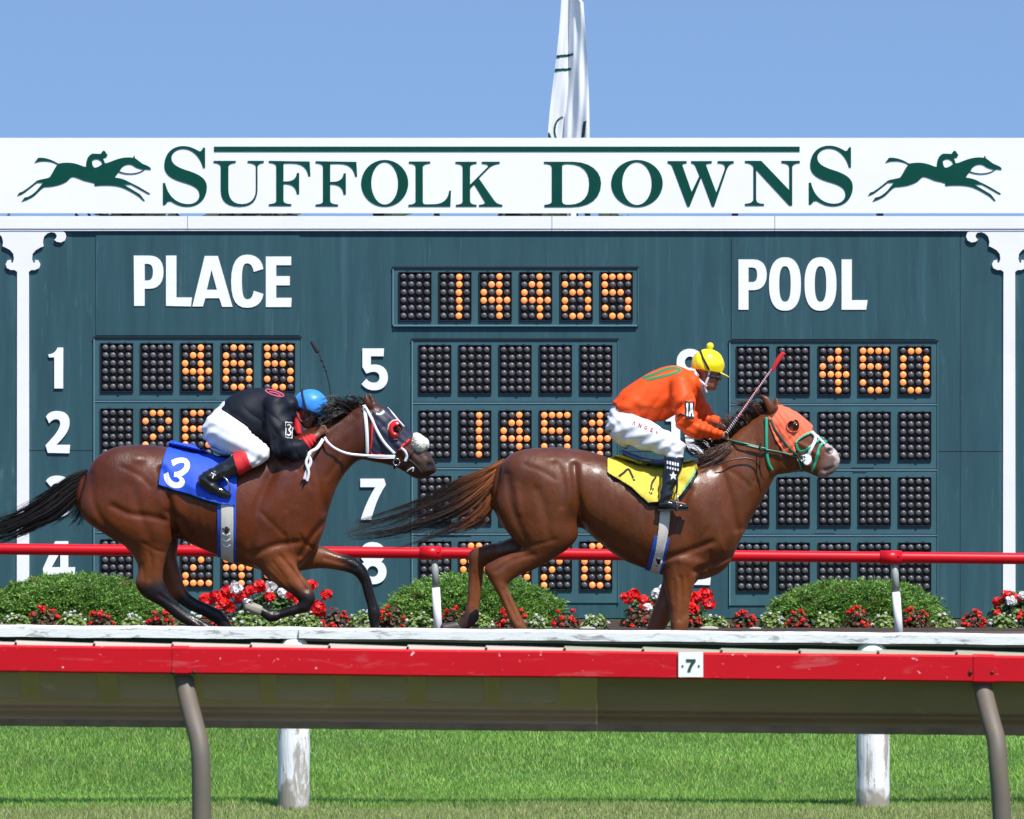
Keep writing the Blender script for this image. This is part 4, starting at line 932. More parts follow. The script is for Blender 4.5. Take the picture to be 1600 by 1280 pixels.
def hair(name, guides, m, parent, n, spread, r0=.5, cols=((.02, .015, .012), (.05, .03, .02)), seed=1, curl=2.0, seg=12, tipf=(.6, 1.0), colfn=None):
    """many fine tapering strands. guides: list of polylines [(x,y,z)...] blended at random; spread: (start, end) scatter in px"""
    g = np.random.default_rng(seed); G_ = [cr(q, 6) for q in guides]; K = 24
    G_ = np.array([[np.array([np.interp(u, np.linspace(0, 1, len(c)), c[:, d]) for d in range(3)]) for u in np.linspace(0, 1, K)] for c in G_])
    V = np.empty((n, seg + 1, 3, 3)); ncol = np.empty((n, seg + 1, 3, 3))
    nl = max(4, n // 22); LA = g.random(nl) * (len(G_) - 1); LO = g.normal(0, 1, (nl, 3)); LL = g.uniform(tipf[0], tipf[1], nl); LP = g.random((nl, 3)) * 6.28; LF = g.uniform(2.5, 7, nl)
    for i in range(n):
        li = g.integers(nl); loose = g.random() < .18; a = LA[li] if not loose else g.random() * (len(G_) - 1); i0 = int(a); f = a - i0; c = G_[i0] * (1 - f) + G_[min(i0 + 1, len(G_) - 1)] * f
        L_ = g.uniform(*tipf) if loose else min(1.08, LL[li] * g.uniform(.8, 1.08)); u = np.linspace(0, L_, seg + 1); p = np.stack([np.interp(u, np.linspace(0, 1, K), c[:, d]) for d in range(3)], 1)
        sc_ = spread[0] + (spread[1] - spread[0]) * u[:, None]
        off0 = g.normal(0, 1, 3); off1 = g.normal(0, 1, 3)
        if loose: p += off0 * sc_ * .8 + off1 * sc_ * u[:, None] * .8
        else: p += LO[li] * sc_ * (.7 + .5 * u[:, None]) + off0 * sc_ * (.55 - .42 * u[:, None]) + curl * .8 * u[:, None] * np.sin(LF[li] * u[:, None] + LP[li]) * np.array([.3, 1, .8])
        ph = g.random(3) * 6.28; fr = g.uniform(3, 9); p += curl * (1 if loose else .25) * u[:, None] * np.sin(fr * u[:, None] + ph) * np.array([.3, 1, .8])
        if g.random() < .035: p[:, 1] += u ** 2 * g.normal(0, 10)
        t = np.gradient(p, axis=0); t /= np.maximum(1e-6, np.linalg.norm(t, axis=1))[:, None]
        s_ = np.cross(t, [0, 0, 1.]); s_ /= np.maximum(1e-6, np.linalg.norm(s_, axis=1))[:, None]; w_ = np.cross(t, s_)
        rr = r0 * (1 - .75 * (u / L_)[:, None]) * g.uniform(.6, 1.3)
        for k in range(3): V[i, :, k] = p + (s_ * math.cos(2.094 * k) + w_ * math.sin(2.094 * k)) * rr
        base = np.array(cols[0]) + (np.array(cols[1]) - np.array(cols[0])) * g.random() ** 1.5
        ncol[i] = base if colfn is None else colfn(p, g.random())[:, None, :]
    idx = np.arange(n * (seg + 1) * 3).reshape(n, seg + 1, 3); Q = np.stack([idx[:, :-1], np.roll(idx, -1, 2)[:, :-1], np.roll(idx, -1, 2)[:, 1:], idx[:, 1:]], 3).reshape(-1, 4)
    return fig(name, V.reshape(-1, 3), Q, m, parent, col=np.clip(ncol.reshape(-1, 3), 0, 1))
hair_m = mat('hair', (.03, .02, .015), .42, attr='Col', spec=.45)
def coat(name, wet=.5, rough=.42):
    m = mat(name, (.2, .07, .03), rough, attr='Col', var=.28, vscale=(5, 5, 3.5), bump=.0022, bscale=(100, 100, 34), patch=[((.030, .010, .005), (60, 60, 16), .56, .95)], spec=.34, coat=.10)
    n = m.node_tree; L = n.links.new; b = n.nodes['Principled BSDF']
    # damp patches: gloss varies over the coat
    t = n.nodes.new('ShaderNodeTexCoord'); z = n.nodes.new('ShaderNodeTexNoise'); z.inputs['Scale'].default_value = 7; z.inputs['Detail'].default_value = 8; L(t.outputs['Object'], z.inputs['Vector'])
    r = n.nodes.new('ShaderNodeMapRange'); L(z.outputs['Fac'], r.inputs[0]); r.inputs['From Min'].default_value = .38; r.inputs['From Max'].default_value = .62
    r.inputs['To Min'].default_value = rough + .12; r.inputs['To Max'].default_value = rough - .08; L(r.outputs[0], b.inputs['Roughness'])
    # slow ripples of muscle and skin under the fine hair grain
    m1 = n.nodes.new('ShaderNodeMapping'); m1.inputs['Scale'].default_value = (13, 13, 7); m1.inputs['Rotation'].default_value = (0, .5, 0); L(t.outputs['Object'], m1.inputs[0])
    z2 = n.nodes.new('ShaderNodeTexNoise'); z2.inputs['Scale'].default_value = 1; z2.inputs['Detail'].default_value = 3; z2.inputs['Distortion'].default_value = .8; L(m1.outputs[0], z2.inputs['Vector'])
    b2 = n.nodes.new('ShaderNodeBump'); b2.inputs['Distance'].default_value = .0035; L(z2.outputs['Fac'], b2.inputs['Height'])
    m3 = n.nodes.new('ShaderNodeMapping'); m3.inputs['Scale'].default_value = (11, 11, 3.2); m3.inputs['Rotation'].default_value = (0, -.35, 0); L(t.outputs['Object'], m3.inputs[0])
    z3 = n.nodes.new('ShaderNodeTexNoise'); z3.inputs['Scale'].default_value = 1; z3.inputs['Detail'].default_value = 7; z3.inputs['Roughness'].default_value = .65; L(m3.outputs[0], z3.inputs['Vector'])
    r3 = n.nodes.new('ShaderNodeMapRange'); L(z3.outputs['Fac'], r3.inputs[0]); r3.inputs['From Min'].default_value = .50; r3.inputs['From Max'].default_value = .72; r3.inputs['To Max'].default_value = wet; L(r3.outputs[0], b.inputs['Coat Weight']); b.inputs['Coat Roughness'].default_value = .3
    old = b.inputs['Normal'].links[0].from_node; L(b2.outputs[0], old.inputs['Normal'])
    return m
def blend(c, target, w_): return c * (1 - w_[:, None]) + np.array(target) * w_[:, None]
def sstep(a, b, x): t = np.clip((x - a) / (b - a), 0, 1); return t * t * (3 - 2 * t)
def noise3(P, s, seed=0):
    g = np.random.default_rng(seed); o = np.zeros(len(P))
    for i in range(5):
        k = g.normal(0, 1, 3); k /= np.linalg.norm(k); o += np.sin(P @ k * s * (1 + .6 * i) + g.random() * 6.28 + 1.5 * np.sin(P @ g.normal(0, 1, 3) * s * .5)) / (1 + .4 * i)
    return o / 2.6
# ================================================================ HORSES
GY = 1029.0                                       # ground row under the horses
hoof_m = mat('hoof', (.05, .04, .035), .5, var=.4, vscale=(30, 30, 60), bump=.001)
eye_m = mat('eye', (.012, .008, .006), .05)
def hoofcap(nm, secs, m, par, h=1.2):
    P = np.array([[a[0], a[1], a[5]-a[4]] for a in secs] + [[a[2], a[3], a[5]+a[4]] for a in secs]); v = Vol(P.min(0) - 14, P.max(0) + 14, h); v.loft(secs, 0, sq=.8)
    p, q = v.mesh(); return fig(nm, p, q, m, par)
# ---- chestnut in front
def horse_right():
    t = thing('racehorse', tuple(wpx([(960, GY, 0)])[0]), 'leading chestnut racehorse in a salmon hood and yellow saddle cloth 1A, galloping right', 'horse')
    v = Vol((690, 605, -74), (1324, 1036, 80), 1.6)
    v.loft([(783,723,773,800,20),(800,711,790,828,44),(830,702,828,843,58),(865,699,872,836,62),(902,702,905,824,60),(930,708,936,848,62),(965,719,968,872,65),
            (1003,730,1006,888,66),(1042,731,1042,898,60),(1080,724,1078,906,51),(1106,710,1108,903,44),(1124,696,1136,886,38),(1140,683,1154,850,33),(1158,668,1170,818,28),
            (1174,656,1186,790,25),(1190,645,1201,764,24),(1204,638,1212,744,23),(1217,635,1222,741,22),(1234,641,1236,739,22),(1252,652,1246,736,20),(1268,667,1256,737,17),
            (1283,684,1266,740,15.5),(1297,696,1277,745,15.5),(1307,704,1286,746,14),(1311,714,1296,742,10)], 0, sq=.92, n=9)
    v.ell((1284,738,0), (9,7,10), 20, 5)                                       # lower lip
    for z in (1, -1):
        v.ell((835,738,26*z), (50,34,30), 10, 14); v.ell((1092,800,26*z), (44,66,22), -28, 16); v.ell((1050,850,30*z), (30,28,20), -40, 12)
        v.loft([(1199,648,1213,637,5.5,13*z),(1195,637,1208,629,5,14*z),(1190,625,1200,620,3.6,14*z),(1186,616,1188,615,1.2,14*z)] if z > 0 else
               [(1206,638,1222,634,5,-13),(1208,630,1220,628,4.5,-14),(1211,623,1216,622,3,-14),(1213,618,1214,618,1,-14)], 3)
        v.ell((1241,666,17*z), (7.5,6,5), 30, 4)
    # near hind, planted
    v.loft([(784,745,892,745,26,26),(774,782,903,798,28,28),(783,815,904,832,27,28),(798,838,892,853,23,28),(815,857,862,874,17,27),(797,865,835,889,13.5,26),(776,873,812,899,11.5,26),
            (757,886,797,909,10.5,26),(763,903,794,917,8.8,26),(779,931,803,938,7,26),(789,952,812,957,7,26),(797,972,822,977,8.8,26),(806,990,826,988,7.2,26),(818,1006,838,999,7,26)], 7)
    v.loft([(800,780,880,800,22,-26),(808,830,850,868,18,-27),(785,846,796,876,12.5,-26),(760,852,768,879,11,-26),(734,862,758,885,10,-26),(732,885,756,893,8.6,-26),(731,915,753,917,7.2,-26),
            (729,943,749,946,7,-26),(723,963,747,970,8.6,-26),(714,972,730,985,7,-26),(704,974,714,990,7,-26)], 7)
    # forelegs, folded
    v.loft([(1028,872,1098,880,22,26),(1035,902,1088,899,17,27),(1041,930,1080,930,13.5,27),(1046,955,1076,955,11.5,27),(1047,975,1075,976,11.8,27),(1048,988,1072,992,10,27)], 8)
    v.cap((1058,990,27), (1030,1008,27), 9.5, 7.2, 4); v.cap((1030,1008,27), (1012,1016,27), 7.2, 8.8, 3); v.cap((1012,1016,27), (998,1010,27), 8, 6.6, 3)
    v.loft([(1040,880,1098,900,18,-27),(1032,922,1066,938,14,-27),(1019,958,1048,970,12,-27),(1012,980,1036,992,11.5,-27)], 8)
    v.cap((1024,988,-27), (990,1003,-27), 9, 7, 4); v.cap((990,1003,-27), (974,1006,-27), 7.5, 8.5, 3); v.cap((974,1006,-27), (962,998,-27), 7.8, 6.6, 3)
    v.relief([('g', [(897,728),(900,765),(906,800),(909,826)], 6, 4.5), ('g', [(794,742),(798,785),(812,822),(822,845)], 5.5, 1.4), ('b', 925,770,14,34,10, 3.0), ('b', 860,815,26,30,0,-2.2),
              ('g', [(1122,715),(1136,770),(1150,826)], 6, 2.0), ('g', [(1075,765),(1052,812),(1032,868)], 7, 3.0), ('g', [(1036,872),(1070,862),(1112,846)], 5, 2.2), ('g', [(1144,868),(1115,880),(1084,892)], 4, 2.6),
              ('g', [(1206,748),(1188,786),(1163,826)], 4.5, 3.0), ('g', [(1192,664),(1155,700),(1118,735)], 6, 1.5), ('b', 1088,790,14,50,-22,-2.4), ('b', 862,716,12,7,0,-2.0), ('g', [(870,726),(880,752),(878,790)], 6, 1.4),
              ('g', [(1213,668),(1220,700),(1230,728)], 3.5, 2.2), ('g', [(1246,692),(1262,700),(1278,712)], 3, -1.6), ('g', [(1250,706),(1272,722)], 3.5, 1.4), ('g', [(1309,727),(1298,733),(1287,735)], 1.8, 3.6),
              ('b', 1296,704,6,4.6,30, 7.5), ('b', 1296,704,9,7.5,30,-2.0), ('g', [(1062,902),(1064,935),(1061,968)], 2.4, 1.6), ('g', [(1052,905),(1053,940)], 2.2, 1.0), ('g', [(775,893),(800,875),(835,866)], 2.5, 1.3),
              ('g', [(786,920),(798,948),(810,972)], 2, 1.5), ('g', [(742,895),(741,930),(738,955)], 2, 1.3), ('g', [(1130,860),(1118,820),(1122,780)], 1.6, -1.0), ('g', [(930,838),(960,852),(1000,866)], 1.6, -.9),
              ('g', [(840,765),(852,800),(858,838)], 7, 1.3), ('g', [(815,852),(840,850),(868,842)], 3, 1.0), ('g', [(1100,905),(1110,890),(1108,862)], 3, 1.3), ('g', [(1085,880),(1090,850),(1104,825)], 3, .9), ('g', [(1072,900),(1076,935),(1070,962)], 2, 1.1), ('g', [(1056,878),(1058,900)], 3, 1.0), ('g', [(1128,730),(1150,742),(1170,760)], 3.5, .8), ('g', [(1180,690),(1188,720),(1178,752)], 4, .8), ('b', 1120,850,12,16,0,-1.4), ('b', 880,800,12,26,8,-1.4), ('g', [(1216,690),(1232,686),(1244,676)], 2.5, .9), ('g', [(820,726),(846,736),(866,748)], 4, .9), ('g', [(806,760),(812,800)], 5, -1.2)] + [('g', [(948+i*13, 755+i*2), (940+i*13, 800), (948+i*13, 838+i*3)], 3.6, .15) for i in range(6)])
    v.wrinkle(1, lambda X, Y, Z: .12 * np.sin(X * .21 + 1.3 * np.sin(Y * .09)) * np.sin(Y * .16 + Z * .1))
    v.F = np.clip(v.F, -BIG, BIG); v.blur(2); P, Q = v.mesh(); N = vnormals(P, Q)
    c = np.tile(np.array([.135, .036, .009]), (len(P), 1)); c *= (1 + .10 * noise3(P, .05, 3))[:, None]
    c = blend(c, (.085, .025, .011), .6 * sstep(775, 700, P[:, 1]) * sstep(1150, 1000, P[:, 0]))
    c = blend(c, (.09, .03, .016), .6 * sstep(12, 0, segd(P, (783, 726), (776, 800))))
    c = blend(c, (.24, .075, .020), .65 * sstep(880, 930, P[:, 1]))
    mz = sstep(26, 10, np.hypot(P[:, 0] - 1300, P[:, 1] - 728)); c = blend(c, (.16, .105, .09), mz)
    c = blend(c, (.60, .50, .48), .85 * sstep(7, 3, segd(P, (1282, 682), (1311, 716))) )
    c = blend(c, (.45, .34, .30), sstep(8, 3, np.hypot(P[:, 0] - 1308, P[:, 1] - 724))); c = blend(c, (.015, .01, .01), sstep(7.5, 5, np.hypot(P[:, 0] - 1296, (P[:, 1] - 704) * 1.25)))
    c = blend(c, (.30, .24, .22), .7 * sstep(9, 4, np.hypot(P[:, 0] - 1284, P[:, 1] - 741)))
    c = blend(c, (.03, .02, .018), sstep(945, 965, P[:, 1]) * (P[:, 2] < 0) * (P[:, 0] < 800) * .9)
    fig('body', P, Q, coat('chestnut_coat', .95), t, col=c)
    for z in (1, -1):
        mb = MB(); mb.ball(tuple(wpx([(1242, 666, 21*z)])[0]), 4.6 / FS, 0, 16, 10, (1, .6, .9)); mb.build('eye', eye_m, t)
    hoofcap('hoof', [(820,1008,846,999,8,26),(826,1024,860,1016,10.5,26),(828,1029,866,1027,11.5,26)], hoof_m, t)
    hoofcap('hoof', [(712,972,722,992,8,-26),(700,974,704,996,9.5,-26),(692,975,694,997,10,-26)], hoof_m, t)
    hoofcap('hoof', [(1002,1003,1004,1020,8,27),(990,996,994,1018,10,27),(984,992,986,1015,10.5,27)], hoof_m, t)
    hoofcap('hoof', [(964,992,966,1008,8,-27),(954,984,957,1005,10,-27),(948,980,950,1002,10.5,-27)], hoof_m, t)
    PQN = (P, Q, N); bv = bvh_of(P, Q)
    # tail: chestnut near the dock, nearly black towards the tips
    def tc_(p, u):
        k = sstep(790, 690, p[:, 0]); b = np.array([.42, .135, .035]) * (.35 + 1.0 * u); d = np.array([.03, .018, .015]) * (.6 + 1.2 * u)
        return b * (1 - k[:, None]) + d * k[:, None]
    hair('tail', [[(787,722,2),(762,735,3),(720,752,2),(670,780,0),(600,806,0),(556,818,-2)], [(785,726,5),(758,745,6),(705,775,8),(650,800,6),(590,822,4),(535,838,2)],
                  [(783,732,4),(760,758,8),(715,792,8),(660,816,6),(610,832,5),(545,838,4)], [(780,740,2),(766,770,3),(742,800,4),(705,820,4),(660,834,2),(600,846,0)], [(778,750,0),(771,778,0),(764,800,0),(745,822,0),(715,834,0),(680,842,0)]],
         hair_m, t, 1150, (2.8, 5.0), .52, seed=5, curl=6.5, seg=14, tipf=(.45, 1.02), colfn=tc_)
    # mane blown back over the crest
    mg = [[(1096+i*9.5, 722-i*7.6+ (2 if i < 4 else 0), 2), (1090+i*9.2, 709-i*7.4, 8), (1076+i*9.4, 699-i*7, 12 - i*.4), (1060+i*9.8, 700-i*7.0, 14)] for i in range(12)]
    mc = lambda p, u: np.tile(np.array([.085, .032, .016]) * (.3 + 1.3 * u), (len(p), 1))
    hair('mane', mg, hair_m, t, 1100, (2.4, 6.0), .55, seed=8, curl=4.0, seg=8, tipf=(.5, 1.05), colfn=mc)
    hair('mane', [[(1118,708,10),(1112,712,22),(1096,714,27),(1076,720,28)], [(1132,694,10),(1124,702,22),(1108,712,27),(1080,722,27)], [(1142,686,8),(1136,700,22),(1118,716,26),(1092,734,28)]], hair_m, t, 520, (2.6, 7.0), .55, seed=9, curl=5, seg=9, tipf=(.5, 1), colfn=mc)
    hair('forelock', [[(1206,637,0),(1200,628,2),(1192,622,4)], [(1198,641,2),(1190,636,8),(1180,640,10)]], hair_m, t, 120, (1.5, 2.5), .5, seed=10, curl=1, seg=6, colfn=mc)
    return t, PQN, bv
# ---- bay behind
def horse_left():
    t = thing('racehorse', tuple(wpx([(330, GY, 0)])[0]), 'trailing dark bay racehorse with black legs, navy hood and blue saddle cloth 3', 'horse')
    v = Vol((106, 608, -74), (692, 1036, 82), 1.6)
    v.loft([(134,740,125,800,20),(150,724,146,816,42),(180,703,176,836,56),(215,695,214,850,61),(250,697,258,836,60),(284,703,288,846,60),(316,710,320,859,63),(352,712,354,874,65),
            (386,706,390,886,62),(420,696,428,895,56),(450,684,462,890,50),(474,673,490,864,43),(492,665,505,832,37),(508,657,514,796,32),(526,650,527,760,27),(545,642,545,733,25),
            (562,635,563,719,23.5),(577,631,584,722,23),(594,633,600,725,22),(611,643,611,728,21),(627,658,622,732,18.5),(643,678,634,739,16.5),(658,695,645,746,16),(670,708,657,749,15),(678,720,667,747,12),(681,730,675,741,7)], 0, sq=.92, n=9)
    for z in (1, -1):
        v.ell((190,735,26*z), (50,36,30), -12, 14); v.ell((440,775,26*z), (46,72,22), 24, 16); v.ell((410,850,30*z), (30,28,20), 20, 12)
        v.loft([(568,634,584,637,5.5,13),(568,626,581,628,5,14),(569,619,576,620,3.6,14),(570,611,572,611,1.2,14)] if z > 0 else
               [(578,634,594,640,5,-13),(576,624,588,628,4.5,-14),(575,616,581,618,3.2,-14),(575,608,577,608,1.1,-14)], 3)
        v.ell((617,672,16*z), (7,6,5), 35, 4)
    v.loft([(140,745,250,742,26,26),(126,784,268,792,29,28),(134,812,274,824,29,28),(168,836,270,842,25,28),(203,860,264,858,19,27),(217,886,257,886,15,26),(213,912,256,905,12.5,26),
            (226,932,262,918,11,26),(251,946,266,926,9,26),(276,966,286,948,7.4,26),(300,981,309,964,7.4,26),(321,995,333,976,9,26),(336,1006,346,990,7.4,26)], 7)
    v.loft([(190,790,262,800,24,-26),(215,835,277,838,20,-27),(241,870,275,872,14.5,-26),(251,905,284,905,12,-26),(258,926,285,912,10.5,-26),(288,951,299,932,7.6,-26),(316,964,326,946,7.6,-26),
            (336,976,347,957,9,-26),(346,992,362,980,7.4,-26)], 7)
    v.loft([(398,872,452,848,21,27),(412,896,460,872,18,28),(433,913,470,894,14,28),(454,926,483,910,12.4,28),(468,938,491,924,12,28)], 8)
    v.cap((482,935,28), (476,946,28), 12, 10.5, 3); v.cap((477,947,28), (430,961,28), 8.8, 7.4, 4); v.cap((430,961,28), (424,962,28), 9.4, 9.4, 3); v.cap((424,962,28), (408,953,28), 8, 7, 3)
    v.loft([(452,852,448,896,20,-26),(478,850,474,892,17,-27),(502,854,498,889,14,-27),(526,863,522,891,12,-27),(547,869,541,895,11.4,-27),(569,885,554,901,11.4,-27),(579,906,563,913,8.6,-27),
            (584,926,568,931,7.4,-27),(589,943,573,948,7.4,-27),(594,957,574,962,9,-27),(592,976,577,977,7.4,-27),(596,992,581,996,7.2,-27)], 8)
    v.relief([('g', [(256,735),(262,765),(270,800),(276,830)], 6, 4.5), ('g', [(146,742),(150,785),(170,822),(198,850)], 5.5, 1.4), ('b', 292,775,14,30,0, 2.6), ('b', 236,812,26,28,0,-2.4), ('g', [(265,800),(285,812),(300,836)], 5, 2.6),
              ('g', [(180,790),(205,802),(235,806),(262,812)], 5, 1.8), ('g', [(482,690),(494,740),(508,800)], 6, 1.8), ('g', [(430,735),(405,790),(392,862)], 7, 3.0), ('g', [(395,868),(430,852),(470,846)], 5, 2.2),
              ('g', [(512,812),(490,835),(470,868)], 4, 2.8), ('g', [(572,724),(548,752),(524,790)], 5, 3.0), ('g', [(556,652),(520,680),(495,705)], 6, 1.4), ('b', 438,770,14,52,16,-2.4), ('b', 222,716,12,7,0,-2.0),
              ('g', [(585,656),(590,690),(603,716)], 3.5, 2.2), ('g', [(622,694),(640,708),(655,722)], 3, -1.6), ('g', [(680,736),(668,742),(655,743)], 1.8, 3.2), ('b', 672,727,5,4,40,4.6), ('b', 672,727,9,8,40,-1.6),
              ('g', [(440,868),(462,896),(480,922)], 2.4, 1.8), ('g', [(428,878),(450,906)], 2.2, 1.2), ('g', [(505,872),(535,880),(556,890)], 2.2, 1.3), ('g', [(250,928),(282,950),(315,975)], 2, 1.5), ('g', [(570,905),(576,930),(582,950)], 2, 1.2),
              ('g', [(470,940),(450,950),(428,957)], 2, 1.3), ('g', [(212,760),(222,800),(240,848)], 7, 1.2), ('g', [(228,848),(244,858),(258,862)], 2.5, 1.1), ('g', [(224,880),(228,905)], 2, 1.0), ('g', [(410,800),(430,820),(448,838)], 3, 1.0), ('g', [(470,835),(480,850),(490,856)], 2.5, 1.2), ('g', [(455,884),(468,904),(480,920)], 1.8, 1.2), ('g', [(424,884),(446,908),(466,928)], 1.8, 1.1), ('b', 474,840,12,14,0,-1.4), ('g', [(540,690),(528,720),(512,745)], 4, .9), ('g', [(446,720),(470,735),(488,760)], 4, .9), ('g', [(512,858),(530,866),(548,872)], 1.8, 1.0), ('g', [(586,672),(598,668),(610,660)], 2.5, .8), ('g', [(195,730),(220,742),(240,760)], 4, .9), ('b', 176,780,16,30,15,-1.2), ('g', [(300,848),(320,858),(338,866)], 3, -1.6), ('g', [(448,800),(452,840),(458,862)], 1.6, -.9), ('g', [(236,860),(240,885),(236,905)], 2.6, 1.4)]
             + [('g', [(302+i*13, 750+i*2), (296+i*13, 800), (304+i*13, 838+i*3)], 3.6, .25) for i in range(6)])
    v.wrinkle(1, lambda X, Y, Z: .12 * np.sin(X * .19 + 1.3 * np.sin(Y * .1)) * np.sin(Y * .17 + Z * .1))
    v.F = np.clip(v.F, -BIG, BIG); v.blur(2); P, Q = v.mesh(); N = vnormals(P, Q)
    c = np.tile(np.array([.128, .029, .0075]), (len(P), 1)); c *= (1 + .10 * noise3(P, .05, 4))[:, None]
    c = blend(c, (.05, .014, .008), .6 * sstep(770, 700, P[:, 1])); c = blend(c, (.23, .070, .020), .6 * sstep(835, 885, P[:, 1]))
    blk = (.010, .008, .008)
    hh = sstep(895, 922, P[:, 1] + .25 * (P[:, 0] - 235)) * (P[:, 0] < 370); hf = np.where(P[:, 2] < 0, sstep(925, 945, P[:, 1] + .4*(P[:,0]-270)) * (P[:, 0] < 370), hh); c = blend(c, blk, hf)
    c = blend(c, blk, sstep(908, 934, P[:, 1]) * (P[:, 0] > 370) * (P[:, 2] > 0)); c = blend(c, blk, sstep(524, 552, P[:, 0]) * (P[:, 1] > 840)); c = blend(c, blk, .6 * sstep(520, 545, P[:, 0]) * (P[:, 1] > 840) * (P[:, 1] < 876))
    c = blend(c, (.05, .025, .018), sstep(34, 14, np.hypot(P[:, 0] - 664, P[:, 1] - 730))); c = blend(c, (.012, .01, .01), sstep(7, 4.5, np.hypot(P[:, 0] - 672, P[:, 1] - 727)))
    fig('body', P, Q, coat('bay_coat', rough=.34), t, col=c)
    for z in (1, -1):
        mb = MB(); mb.ball(tuple(wpx([(620, 671, 20*z)])[0]), 4.6 / FS, 0, 16, 10, (1, .6, .9)); mb.build('eye', eye_m, t)
    pale = mat('hoof_pale', (.34, .30, .24), .6, var=.3, vscale=(20, 20, 60)); shoe = mat('racing_plate', (.65, .66, .68), .3, metal=.9)
    hoofcap('hoof', [(341,1010,352,992,8,26),(350,1022,366,1000,10.5,26),(356,1028,376,1006,11,26)], hoof_m, t)
    hoofcap('hoof', [(346,996,362,984,8,-26),(350,1012,372,1000,10.5,-26),(354,1020,378,1008,11,-26)], hoof_m, t)
    hf_ = hoofcap('hoof', [(410,946,406,961,8,28),(398,941,396,958,10,28),(386,938,385,953,11,28)], pale, t)
    sb = MB(); sb.tube([tuple(wpx([(383+7*math.cos(a)+3, 938+2.5*math.sin(a)-.12*(7*math.cos(a)), 28+10*math.sin(a))])[0]) for a in np.linspace(-2.3, 2.3, 14)], 1.6 / FS, 8); sb.tube([tuple(wpx([(x, 937.5+(x-392)*-.02, 37)])[0]) for x in (380, 388, 397)], 1.8 / FS, 8); sb.build('horseshoe', shoe, hf_)
    hoofcap('hoof', [(597,996,580,1000,8,-27),(602,1014,576,1016,10.5,-27),(606,1026,573,1028,11.5,-27)], hoof_m, t)
    bl = lambda p, u: np.tile(np.array([.018, .013, .012]) * (.4 + 1.6 * u ** 2), (len(p), 1))
    hair('tail', [[(137,738,2),(112,747,3),(80,768,4),(45,790,3),(10,806,2),(-40,815,0)], [(134,746,4),(108,760,6),(78,784,8),(42,806,6),(5,822,4),(-45,836,2)],
                  [(132,756,4),(110,776,6),(80,800,7),(45,816,6),(8,832,4),(-40,846,2)], [(130,768,2),(114,786,4),(92,806,4),(66,818,3),(30,836,0),(-10,850,0)]],
         hair_m, t, 1500, (3.2, 3.6), .6, seed=15, curl=3.4, seg=14, tipf=(.5, 1.05), colfn=bl)
    hair('tail', [[(130,762,2),(126,785,3),(116,802,4),(98,812,4),(78,822,3)], [(128,775,2),(130,797,2),(134,812,2),(133,830,2)]], hair_m, t, 160, (2.6, 4.5), .5, seed=16, curl=4, seg=10, tipf=(.3, 1), colfn=bl)
    mg = [[(484+i*8.2, 668-i*3.2, 3), (480+i*8.2, 657-i*3.2, 6), (476+i*8.0, 648-i*2.4, 10), (472+i*7.8, 650-i*2.2, 10)] for i in range(11)]
    hair('mane', mg, hair_m, t, 750, (2.2, 4.0), .6, seed=18, curl=2.6, seg=8, tipf=(.5, 1.05), colfn=bl)
    hair('mane', [[(549,641,6),(538,630,14),(522,625,18),(506,630,22)], [(545,645,6),(532,638,18),(518,638,22),(502,648,26)], [(538,648,8),(526,648,20),(514,654,24),(500,662,24)]], hair_m, t, 620, (2.0, 5.2), .6, seed=19, curl=3, seg=9, tipf=(.5, 1.05), colfn=bl)
    hair('forelock', [[(576,632,0),(566,622,2),(556,616,4)], [(572,634,2),(558,632,6),(545,634,10)], [(572,632,0),(570,622,2),(562,608,4)]], hair_m, t, 130, (1.5, 3), .5, seed=20, curl=1.5, seg=6, colfn=bl)
    return t, (P, Q, N), bvh_of(P, Q)
HR, PR, BR = horse_right()
HL, PL_, BL = horse_left()
# ================================================================ TACK
def cloth(nm, col, rough=.7, **k): return mat(nm, col, rough, var=k.pop('var', .12), vscale=(12, 12, 12), bump=k.pop('bump', .0008), bscale=(60, 60, 60), **k)
blue_c = cloth('blue_cloth', (.012, .075, .60)); yellow_c = cloth('yellow_cloth', (.62, .49, .045)); salmon = cloth('salmon_hood', (.80, .13, .055), sheen=.2)
navy = cloth('navy_cloth', (.012, .016, .040), .55); whitecl = cloth('white_cloth', (.72, .72, .74)); redcl = cloth('red_cloth', (.58, .012, .02))
blackleather = mat('black_leather', (.008, .008, .009), .22, spec=.6, bump=.0006, bscale=(40, 40, 40)); whitestrap = mat('white_strap', (.78, .78, .80), .35)
greenstrap = mat('green_strap', (.02, .30, .17), .35); darkgreen = mat('dark_green_strap', (.006, .055, .035), .35); brownstrap = mat('brown_strap', (.02, .010, .007), .4)
girth_w = cloth('girth_white', (.58, .56, .50)); bluetrim = cloth('blue_trim', (.015, .07, .42)); steel = mat('steel', (.6, .6, .6), .2, metal=1.0)
black_c = cloth('black_cloth', (.008, .008, .010)); orange_c = cloth('orange_silk', (.95, .095, .010), .55, spec=.3, trans=.12); mint = cloth('mint_trim', (.15, .42, .22))
